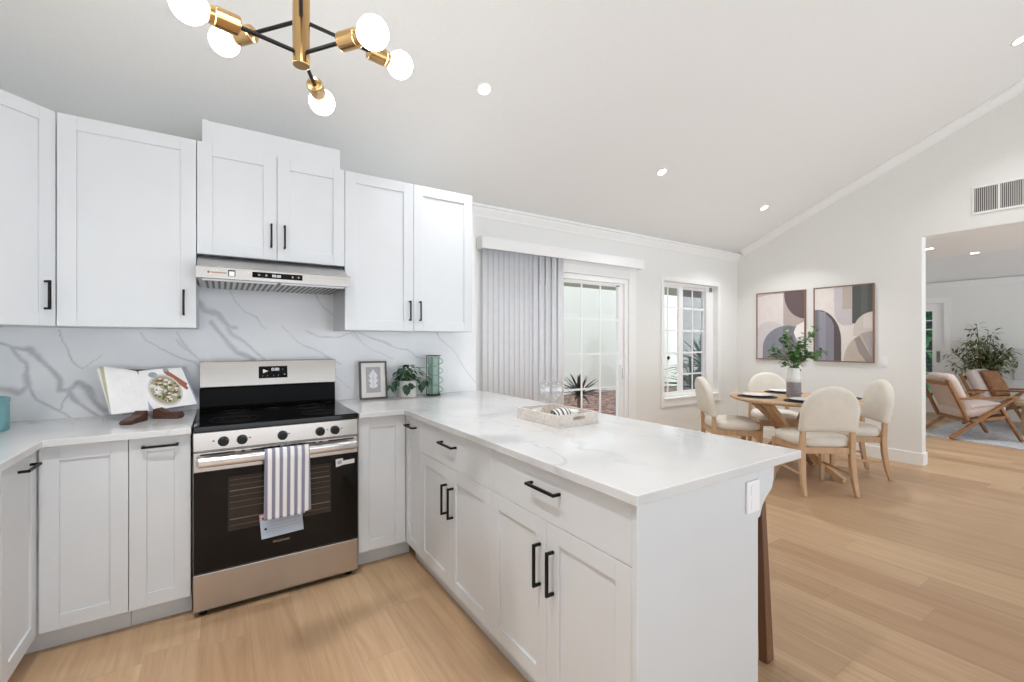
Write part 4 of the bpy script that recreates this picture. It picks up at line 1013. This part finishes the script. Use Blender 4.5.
# one chair in local coordinates, facing +y
def superarch(u, w, z0, z1):
    """outline param"""
    pass
def make_chair(label):
    t = thing('dining_chair', label, 'chair', (0, 0, 0), 'cream dining chairs around the table')
    # seat cushion: rounded plan, domed
    mb = MB(); n = 40; rings = []
    def plan(s_, z):
        R = []
        for k in range(n):
            a = k*2*PI/n; c_, s2_ = math.cos(a), math.sin(a); e = .55
            x = math.copysign(abs(c_)**e, c_)*(.245+.012*s2_)*s_; y = math.copysign(abs(s2_)**e, s2_)*.245*s_
            R.append(mb.bm.verts.new((x, y+.0, z)))
        return R
    for s_, z in ((.93, .412), (.99, .425), (1.0, .45), (.985, .475), (.93, .492), (.80, .503), (.5, .509), (.2, .511)): rings.append(plan(s_, z))
    mb._skin(rings, True); mb.build('seat', 'cream', t, smooth=True)
    # backrest: arched puffy panel, tilted
    mb = MB(); zb0, zb1, hw = .545, .945, .236; n = 44
    def outline(s_):
        P = []
        for k in range(n+1):
            a = PI*k/n; P.append((hw*math.cos(a), zb1-.235+.235*math.sin(a)))
        for k in range(1, 8): P.append((-hw+2*hw*k/8*1.0 if False else -hw+.025*0, zb1-.235-(zb1-.235-zb0)*k/8))
        for k in range(0, 11): P.append((-hw+2*hw*k/10, zb0))
        for k in range(1, 8): P.append((hw, zb0+(zb1-.235-zb0)*k/8))
        cx2, cz2 = 0, (zb0+zb1)/2
        return [(cx2+(x-cx2)*s_, cz2+(z-cz2)*s_) for x, z in P]
    def yb(z): return -.225-(z-.50)*.20
    rings = []
    for s_, dy in ((.80, .038), (.93, .034), (.985, .022), (1.0, .0), (.985, -.022), (.93, -.034), (.80, -.037)):
        rings.append([mb.bm.verts.new((x*(1.0), yb(z)+dy, z)) for x, z in outline(s_)])
    mb._skin(rings, True); mb.build('backrest', 'cream', t, smooth=True)
    # frame rail
    mb = MB()
    mb.box(-.205, .205, .185, .21, .355, .411).box(-.19, .19, -.235, -.21, .355, .411)
    for sg in (-1, 1): mb.bar((sg*.200, -.215, .383), (sg*.215, .195, .383), .024, .056)
    mb.build('seat_frame', 'oak', t, bevel=.004)
    for sg in (-1, 1):
        MB().sweep([(sg*.215, .200, .411), (sg*.218, .203, .25), (sg*.222, .212, 0)], [(.046, .046), (.042, .042), (.028, .028)], up=(0, 1, 0)).build('leg', 'oak', t, bevel=.006)
        MB().sweep([(sg*.203, -.238, .565), (sg*.205, -.234, .48), (sg*.206, -.226, .38), (sg*.208, -.232, .26), (sg*.211, -.252, .12), (sg*.214, -.285, 0)], [(.04, .034), (.042, .04), (.046, .046), (.044, .044), (.038, .04), (.03, .034)], up=(0, 1, 0)).build('leg', 'oak', t, bevel=.006)
        MB().bar((sg*.213, -.235, .175), (sg*.219, .203, .175), .014, .022).build('stretcher', 'oak', t, bevel=.003)
    return t
def facing(p, q): return math.atan2(q[1]-p[1], q[0]-p[0])-PI/2
GC = [((4.512, 1.912), (.60, .80), 'cream dining chair nearest the camera with its back turned'),
      ((5.295, 1.925), (-.678, .735), 'cream dining chair on the right of the table by the white wall'),
      ((4.588, 2.718), (.755, -.655), 'cream dining chair seen from the side below the window'),
      ((5.50, 2.71), (-.72, -.69), 'cream dining chair behind the table in the room corner')]
ch = None
for p, dr_, lb in GC:
    rz = math.atan2(dr_[1], dr_[0])-PI/2
    if ch is None: ch = make_chair(lb); ch.location = (*p, 0); ch.rotation_euler = (0, 0, rz)
    else: dup(ch, (*p, 0), rz, lb)
# place settings
PZ = .7575
def setting(x, y, where):
    tag(MB().lathe([(0, 0), (.182, 0), (.185, .002), (.182, .005), (0, .005)], (x, y, PZ), 40).build('placemat', 'mat'), 'round charcoal woven placemat on the dining table, '+where, 'placemat', 'charcoal placemats')
    tag(MB().lathe([(0, 0), (.07, 0), (.078, .004), (.125, .014), (.138, .019), (.138, .022), (.125, .018), (.078, .009), (0, .008)], (x, y, PZ+.0055), 40).build('plate', 'ceramic', smooth=True), 'white dinner plate on charcoal placemat, '+where, 'plate', 'white dinner plates')
setting(4.62, 2.46, 'at the window side'); setting(5.24, 2.50, 'at the room corner'); setting(4.62, 2.00, 'in front of the vase'); setting(5.24, 1.96, 'by the right hand chair')
VX, VY = 4.88, 2.225
t = thing('vase', 'tall white vase with dark speckled lower band on the dining table', 'vase', (VX, VY, PZ))
MB().lathe([(.058, 0), (.064, .006), (.0655, .06), (.0648, .12), (.0635, .155)], (VX, VY, PZ), 32).build('lower_band', plain('speckled_band', (140, 134, 138), .7, var=.25, scale=140), t, smooth=True)
MB().lathe([(.0636, .1552), (.060, .20), (.054, .26), (.050, .292), (.0505, .300), (.045, .300), (.046, .28), (.056, .20), (.058, .156)], (VX, VY, PZ), 32).build('upper_body', 'ceramic', t, smooth=True)
t = thing('leafy_branches', 'bunch of leafy green branches standing in the white vase', 'branches', (VX, VY, PZ+.2))
rr = random.Random(11); mb = MB(); sm = MB()
rtv = Vector((math.cos(math.radians(YAW)), -math.sin(math.radians(YAW)), 0)); fwv = Vector((math.sin(math.radians(YAW)), math.cos(math.radians(YAW)), 0))
tips = [(-.25, .12, -.05), (-.18, .20, .06), (-.13, .32, -.06), (-.04, .36, .05), (.06, .33, -.07), (.10, .25, .08), (.21, .40, .02), (.20, .12, -.04), (.30, .17, .05), (.02, .22, -.12), (-.06, .16, -.14), (.12, .14, -.12)]
for a, h, dd in tips:
    p0 = Vector((VX, VY, PZ+.20)); p3 = Vector((VX, VY, PZ+.30+h))+rtv*a*1.1+fwv*dd; p1 = Vector((VX, VY, PZ+.31))+rtv*a*.12; p2 = p1.lerp(p3, .55)+Vector((0, 0, .05))
    pts = [p0, p1, p2, p3]; sm.tube(pts, [.003, .003, .0025, .0012], 6)
    for k in range(34):
        q = rr.uniform(.12, 1.0)**.8; seg_ = p1.lerp(p2, q*2) if q < .5 else p2.lerp(p3, q*2-1)
        dl = Vector((rr.uniform(-1, 1), rr.uniform(-1, 1), rr.uniform(-.5, .6))).normalized()
        mb.leaf(seg_+dl*.010, dl, rr.uniform(.042, .066), rr.uniform(.030, .044), droop=.15)
for k in range(70):
    dl = Vector((rr.uniform(-1, 1), rr.uniform(-1, 1), rr.uniform(-.2, .8))).normalized(); mb.leaf(Vector((VX, VY, PZ+.33))+dl*rr.uniform(.02, .11), dl, .05, .034, droop=.15)
mb.build('foliage', 'leaf', t); sm.build('stem', 'stem', t)

# counter stool tucked under the overhang: one leg shows
t = thing('counter_stool', 'walnut counter stool tucked under the peninsula overhang', 'stool', (1.76, 1.16, 0))
MB().prism([(1.585, .985), (1.83, .985), (1.845, 1.0), (1.845, 1.345), (1.83, 1.36), (1.585, 1.36), (1.57, 1.345), (1.57, 1.0)], (0, 0, 0), XP, YP, (0, 0, 1), .62, .66).build('seat', 'walnut', t, bevel=.006)
for x1, x0 in ((1.862, 1.896), (1.588, 1.575)):
    for y1, y0 in ((.978, .970), (1.367, 1.385)):
        MB().sweep([(x1, y1, .662), (x0, y0, 0)], [(.030, .034), (.036, .054)], up=(1, 0, 0)).build('leg', 'walnut', t, bevel=.003)
for x_ in (1.585, 1.880): MB().bar((x_, .99, .20), (x_, 1.36, .20), .016, .024).build('stretcher', 'walnut', t)

# ------------------------------------------------------------------ far wall: canvases, vent, switch
def canvas(y0, y1, z0, z1, label, shapes, bgc):
    """on the far wall; u runs with -y, v runs downwards"""
    t = thing('framed_canvas', label, 'artwork', (FX, (y0+y1)/2, (z0+z1)/2), 'abstract canvases on the far wall'); Wd, Hd = y0-y1, z1-z0
    o, u, v, n = Vector((FX-.022, y0, z1)), Vector((0, -1, 0)), Vector((0, 0, -1)), Vector((-1, 0, 0))
    MB().prism([(.012, .012), (Wd-.012, .012), (Wd-.012, Hd-.012), (.012, Hd-.012)], o, u, v, n, -.018, 0).build('canvas', colm('canvas_ground', bgc), t)
    f = MB(); w_ = .011
    for P in ([(0, 0), (Wd, 0), (Wd, w_), (0, w_)], [(0, Hd-w_), (Wd, Hd-w_), (Wd, Hd), (0, Hd)], [(0, w_), (w_, w_), (w_, Hd-w_), (0, Hd-w_)], [(Wd-w_, w_), (Wd, w_), (Wd, Hd-w_), (Wd-w_, Hd-w_)]): f.prism(P, o, u, v, n, -.0215, .008)
    f.build('frame', colm('bronze_wood_frame', (136, 104, 84), .5), t)
    for i, (c_, kind, a) in enumerate(shapes):
        if kind == 'r': P = [(a[0], a[1]), (a[2], a[1]), (a[2], a[3]), (a[0], a[3])]
        elif kind == 'e':      # ellipse centre, radii, clipped to a window
            cu, cv_, ru, rv = a[:4]; lo_ = a[4:] if len(a) > 4 else (0, 0, 1, 1)
            P = [(min(max(cu+ru*math.cos(k*PI/40), lo_[0]), lo_[2]), min(max(cv_+rv*math.sin(k*PI/40), lo_[1]), lo_[3])) for k in range(80)]
        elif kind == 'a':      # arch: half ellipse on legs down to v1
            cu, cv_, ru, rv, v1 = a[:5]; lo_ = a[5:] if len(a) > 5 else (0, 1)
            P = [(cu+ru*math.cos(PI-k*PI/30), cv_-rv*math.sin(k*PI/30)) for k in range(31)]+[(cu+ru, v1), (cu-ru, v1)]
            P = [(min(max(p[0], lo_[0]), lo_[1]), p[1]) for p in P]
        else: P = a
        Q = []; 
        for p in P:
            q = (min(max(p[0], .022), .978)*Wd, min(max(p[1], .015), .985)*Hd)
            if not Q or (abs(q[0]-Q[-1][0])+abs(q[1]-Q[-1][1]) > 1e-5): Q.append(q)
        if abs(Q[0][0]-Q[-1][0])+abs(Q[0][1]-Q[-1][1]) < 1e-5: Q.pop()
        MB().prism(Q, o, u, v, n, .0002+.0005*i, .0006+.0005*i).build('painted_shape', colm('paint_%d' % i, c_), t)
canvas(3.317, 2.70, 1.084, 1.99, 'abstract arches canvas on the far wall, left one nearer the window', [
    ((200, 186, 182), 'p', [(0, 0), (.60, 0), (.60, .035), (.3, .03), (0, .06)]),
    ((184, 170, 166), 'r', (.57, .03, 1, .53)),
    ((104, 88, 90), 'e', (1.02, .05, .43, .36)),
    ((211, 204, 205), 'a', (.30, .62, .30, .19, 1)),
    ((236, 231, 229), 'a', (1.0, .66, .24, .20, 1)),
    ((136, 137, 147), 'a', (.66, .83, .52, .33, 1, 0, .93)),
    ((122, 121, 124), 'p', [(.56, .53), (.68, .50), (.78, .53), (.78, 1), (.56, 1)]),
    ((238, 233, 231), 'p', [(.78, .60), (.84, .50), (.92, .47), (1, .455), (1, 1), (.94, 1), (.88, .80)])], (226, 217, 214))
canvas(2.605, 1.988, 1.08, 1.994, 'abstract arches canvas on the far wall, right one nearer the opening', [
    ((200, 192, 196), 'p', [(.36, 0), (.66, 0), (.66, .52), (.50, .52), (.42, .47), (.37, .38), (.36, .2)]),
    ((186, 172, 162), 'r', (.50, 0, .65, .31)),
    ((88, 90, 88), 'r', (.66, 0, 1, .50)), ((100, 101, 99), 'r', (.80, 0, .90, .5)),
    ((206, 197, 190), 'a', (1.0, .60, .32, .245, .66)), ((216, 207, 201), 'p', [(.84, .40), (.93, .37), (1, .36), (1, .56), (.84, .56)]),
    ((94, 84, 86), 'a', (.06, .72, .42, .42, 1)),
    ((134, 133, 142), 'p', [(0, .30), (.12, .31), (.22, .36), (.32, .44), (.36, .52), (.36, 1), (0, 1)]),
    ((146, 146, 156), 'r', (.11, .33, .22, 1)), ((118, 117, 124), 'r', (0, .31, .08, 1)),
    ((192, 178, 166), 'a', (1.0, 1.0, .48, .40, 1)),
    ((168, 163, 162), 'p', [(.80, .63), (1, .60), (1, .96), (.90, .80)]),
    ((150, 141, 136), 'p', [(.70, .70), (.78, .66), (.90, .84), (1, .94), (1, 1), (.88, 1), (.76, .86)])], (226, 218, 213))
t = thing('air_vent', 'white wall vent grille with two louvred halves above the opening', 'vent', (FX, 1.03, 2.72))
f = MB()
for a, b_, c, d in ((.84, 1.20, 2.580, 2.600), (.84, 1.20, 2.835, 2.855), (.84, .862, 2.600, 2.835), (1.187, 1.20, 2.600, 2.835), (1.010, 1.026, 2.600, 2.835)): f.box(FX-.014, FX-.0005, a, b_, c, d)
f.build('frame', 'trim', t, bevel=.002)
MB().box(FX-.002, FX-.0008, .863, 1.186, 2.601, 2.834).build('backing', colm('vent_dark', (70, 66, 64)), t)
lv_ = MB()
for a, b_ in ((.863, 1.009), (1.027, 1.186)):
    n = 11
    for k in range(n): q = a+(k+.5)*(b_-a)/n; lv_.box(FX-.012, FX-.0025, q-.0028, q+.0028, 2.601, 2.834)
lv_.build('louvres', colm('vent_louvre', (206, 204, 200)), t)
t = thing('light_switch', 'white light switch plate on the far wall right of the canvases', 'switch', (FX, 1.905, 1.095))
MB().box(FX-.007, FX-.0005, 1.868, 1.942, 1.037, 1.153).build('plate', 'outlet', t, bevel=.002)
MB().box(FX-.010, FX-.0071, 1.888, 1.922, 1.062, 1.128).build('rocker', 'outlet', t, bevel=.001)

# ------------------------------------------------------------------ living room through the opening
t = struct(bpy.data.objects.new('door_2', None), 'white glazed door in the living room'); COL.objects.link(t); t.location = (11, 2.9, 0); OFF['door_2'] = Vector((11, 2.9, 0))
cs = MB()
for a, b_, c, d in ((DY0-.09, DY0, 0, DZ+.10), (DY1, DY1+.09, 0, DZ+.10), (DY0, DY1, DZ, DZ+.10)): cs.box(10.982, 10.9995, a, b_, c, d)
cs.build('casing', 'trim', t)
lf = MB()
for a, b_, c, d in ((DY0+.002, DY0+.165, .01, DZ-.002), (DY1-.14, DY1-.002, .01, DZ-.002), (DY0+.165, DY1-.14, .01, .26), (DY0+.165, DY1-.14, DZ-.14, DZ-.002)): lf.box(11.03, 11.07, a, b_, c, d)
lf = lf.build('leaf', 'vinyl', t)
MB().box(11.045, 11.05, DY0+.165, DY1-.14, .26, DZ-.14).build('pane', 'glass', lf)
g = MB()
for z in (1.72, 1.55, 1.15, .75): g.box(11.040, 11.0445, DY0+.165, DY1-.14, z-.009, z+.009)
g.build('muntins', 'vinyl', lf)
MB().box(11.0, 11.0295, DY0+.06, DY0+.10, .95, 1.15).build('handle', 'grey', lf)
struct(MB().box(12.4, 12.6, 1.0, 7, -.09, 2.0).build('wall_porch', colm('slate_fence', (76, 88, 102))))
o = MB(); rr = random.Random(2)
for i in range(1500): o.leaf((12.05+rr.uniform(-.25, .12), rr.uniform(2.3, 4.6), rr.uniform(-.06, 2.9)), (rr.uniform(-1, 1), rr.uniform(-1, 1), rr.uniform(-1, 1)), .22, .12)
tag(o.build('hedge', 'agave'), 'green hedge seen through the glass of the living room door', 'hedge', kind='stuff')
tag(MB().prism([(8.30, -2.6), (10.5, -2.6), (10.5, 2.15), (8.36, 2.15), (8.18, 1.05)], (0, 0, 0), XP, YP, (0, 0, 1), .0005, .012).build('area_rug', 'rug'), 'pale blue grey area rug under the living room armchairs', 'rug')
def lounge(label, loc, rz):
    t = thing('lounge_chair', label, 'armchair', (0, 0, 0), 'wood framed lounge chairs')
    hw = .31
    for sg in (-1, 1):
        x = sg*hw
        sf = MB().bar((x, -.20, .26), (x, -.46, .80), .034, .055, (1, 0, 0)).bar((x, -.42, .012), (x, .36, .57), .034, .058, (1, 0, 0)) \
            .bar((x, .46, .012), (x, .20, .44), .032, .055, (1, 0, 0)).bar((x, -.16, .25), (x, .27, .33), .030, .05, (1, 0, 0)).build('side_frame', 'teak', t, bevel=.005)
        MB().bar((x, -.34, .545), (x, .42, .59), .055, .024).build('armrest', 'teak', t, bevel=.006)
    for p_, q_ in (((.27, .33), (.05, .03)), ((-.21, .255), (.05, .03)), ((-.43, .74), (.03, .05))): MB().bar((-hw+.018, *p_), (hw-.018, *p_), *q_).build('crossbar', 'teak', t, bevel=.004)
    tl = math.atan2(.08, .47)
    def cush(o, u, v, n, Lu, Lv, th, nm, mat):
        mb = MB(); rings = []
        def plan(s_, h):
            R = []
            for k in range(32):
                a = k*2*PI/32; c_, s2 = math.cos(a), math.sin(a); e = .3
                R.append(mb.bm.verts.new(Vector(o)+Vector(u)*(Lu/2*s_*math.copysign(abs(c_)**e, c_))+Vector(v)*(Lv/2*s_*math.copysign(abs(s2)**e, s2))+Vector(n)*h))
            return R
        for s_, h in ((.90, 0), (.98, .12), (1, .5), (.98, .85), (.90, .97), (.5, 1.05)): rings.append(plan(s_, h*th))
        mb._skin(rings, True); return mb.build(nm, mat, t, smooth=True)
    sv, sn = Vector((0, math.cos(tl), math.sin(tl))), Vector((0, -math.sin(tl), math.cos(tl)))
    cush((0, .045, .325), (1, 0, 0), sv, sn, .575, .60, .13, 'seat_cushion', 'blush')
    bd = Vector((0, -.26, .54)).normalized(); bnn = Vector((0, .54, .26)).normalized()
    cush((0, -.315, .585), (1, 0, 0), bd, bnn, .575, .56, .12, 'back_cushion', 'blush')
    t.location = loc; t.rotation_euler = (0, 0, rz); t.scale = (1, .86, 1); return t
RUG = .012
l1 = lounge('wood framed lounge chair with blush cushions nearest the opening, seen from behind', (8.70, 1.72, RUG), math.atan2(-.76, .65)-PI/2)
dup(l1, (10.16, 1.60, RUG), math.atan2(-.95, -.20)-PI/2, 'wood framed lounge chair with a brown pillow, in front of the plant')
def pil(u, v):
    a = (u-.5)*2; b_ = (v-.5)*2; return a, b_
def pillow(c, u, v, n, Lr, th, label, mat):
    mb = MB(); u, v, n, c = Vector(u).normalized(), Vector(v).normalized(), Vector(n).normalized(), Vector(c)
    N = 14
    for sg in (-1, 1):
        def f(i, j):
            a, b_ = (i-.5)*2, (j-.5)*2; e = max(0, (1-a*a)*(1-b_*b_))**.45; k = 1-.07*(a*a*b_*b_)*-1-.10*(1-abs(a*b_))*0
            return c+u*a*Lr/2*(1-.06*(1-b_*b_)*0)+v*b_*Lr/2+n*sg*th/2*e
        mb.grid(f, N, N)
    bmesh.ops.remove_doubles(mb.bm, verts=mb.bm.verts, dist=.0005)
    return tag(mb.build('throw_pillow', mat, smooth=True), label, 'pillow')
cdir = Vector((-.206, -.978, 0)); cs_ = Vector((-.978, .206, 0))
pillow(Vector((10.16, 1.60, .665))+cdir*-.135+cs_*-.09, cs_, Vector((0, 0, 1))-cdir*.42, cdir+Vector((0, 0, .42)), .44, .15, 'brown throw pillow leaning on the farther lounge chair back', 'brown')
t = thing('coffee_table', 'round pale wood coffee table cut by the right photo edge', 'table', (9.55, .98, RUG))
MB().lathe([(.40, .42), (.42, .425), (.42, .462), (.41, .47), (0, .47)], (9.55, .98, RUG), 48).build('tabletop', 'oakx', t)
MB().lathe([(.36, 0), (.36, .4195)], (9.55, .98, RUG), 48).build('base', 'oak', t)
t = thing('potted_tree', 'tall leafy indoor tree behind the lounge chairs in the living room', 'plant', (10.72, 1.92, 0))
MB().lathe([(.10, 0), (.13, .01), (.155, .28), (.155, .32), (.14, .32), (.13, .27), (0, .27)], (10.72, 1.92, 0), 28).build('pot', 'potw', t, smooth=True)
rr = random.Random(21); mb = MB(); sm = MB()
for k in range(22):
    a = rr.uniform(-1, 1); tip = Vector((10.72, 1.92, 0))+Vector((.08, -.36, 0))*a+Vector((rr.uniform(-.28, .02), 0, 0))+Vector((0, 0, 1.66-.55*abs(a)**1.2-rr.uniform(0, .28)))
    b0 = Vector((10.72+rr.uniform(-.05, .05), 1.92+rr.uniform(-.05, .05), .271)); mid = b0.lerp(tip, .5)-Vector((.03, -.15, 0))*a
    pts = [b0, b0.lerp(mid, .6), mid, mid.lerp(tip, .5)+Vector((0, 0, .04)), tip]; sm.tube(pts, [.012, .011, .009, .006, .003], 6)
    for q in range(44):
        s_ = rr.uniform(.5, 1.05); p = mid.lerp(tip, min(1, (s_-.5)*2)); dl = Vector((rr.uniform(-1, 1), rr.uniform(-1, 1), rr.uniform(-.7, .7))).normalized()
        mb.leaf(p+dl*rr.uniform(.0, .11), dl, rr.uniform(.08, .125), rr.uniform(.030, .046), droop=.3)
mb.build('foliage', 'leafo', t); sm.build('trunk', 'stem', t)
t = thing('wall_art', 'large pale botanical canvas on the living room wall at right edge', 'artwork', (11, .9, .95))
MB().box(10.965, 10.9995, .45, 1.62, .70, 1.21).build('canvas', colm('pale_canvas', (216, 214, 212)), t, bevel=.003)
mb = MB(); rr = random.Random(9)
for k in range(9):
    b0 = Vector((10.9645, 1.36-k*.09, .78)); mb.leaf(b0, (0, rr.uniform(-.6, .8), 1), .28, .07, up=(1, 0, 0), droop=0)
mb.build('leaf_motif', colm('sage_print', (166, 182, 182)), t)
tag(MB().box(10.99, 10.9995, 2.205, 2.275, 1.02, 1.14).build('light_switch', 'outlet'), 'white switch plate beside the living room door', 'switch')
tag(MB().box(10.985, 10.9995, 2.12, 2.20, 1.53, 1.55).build('wall_sensor', 'grey'), 'slim grey device high on living room wall left of plant', 'sensor')
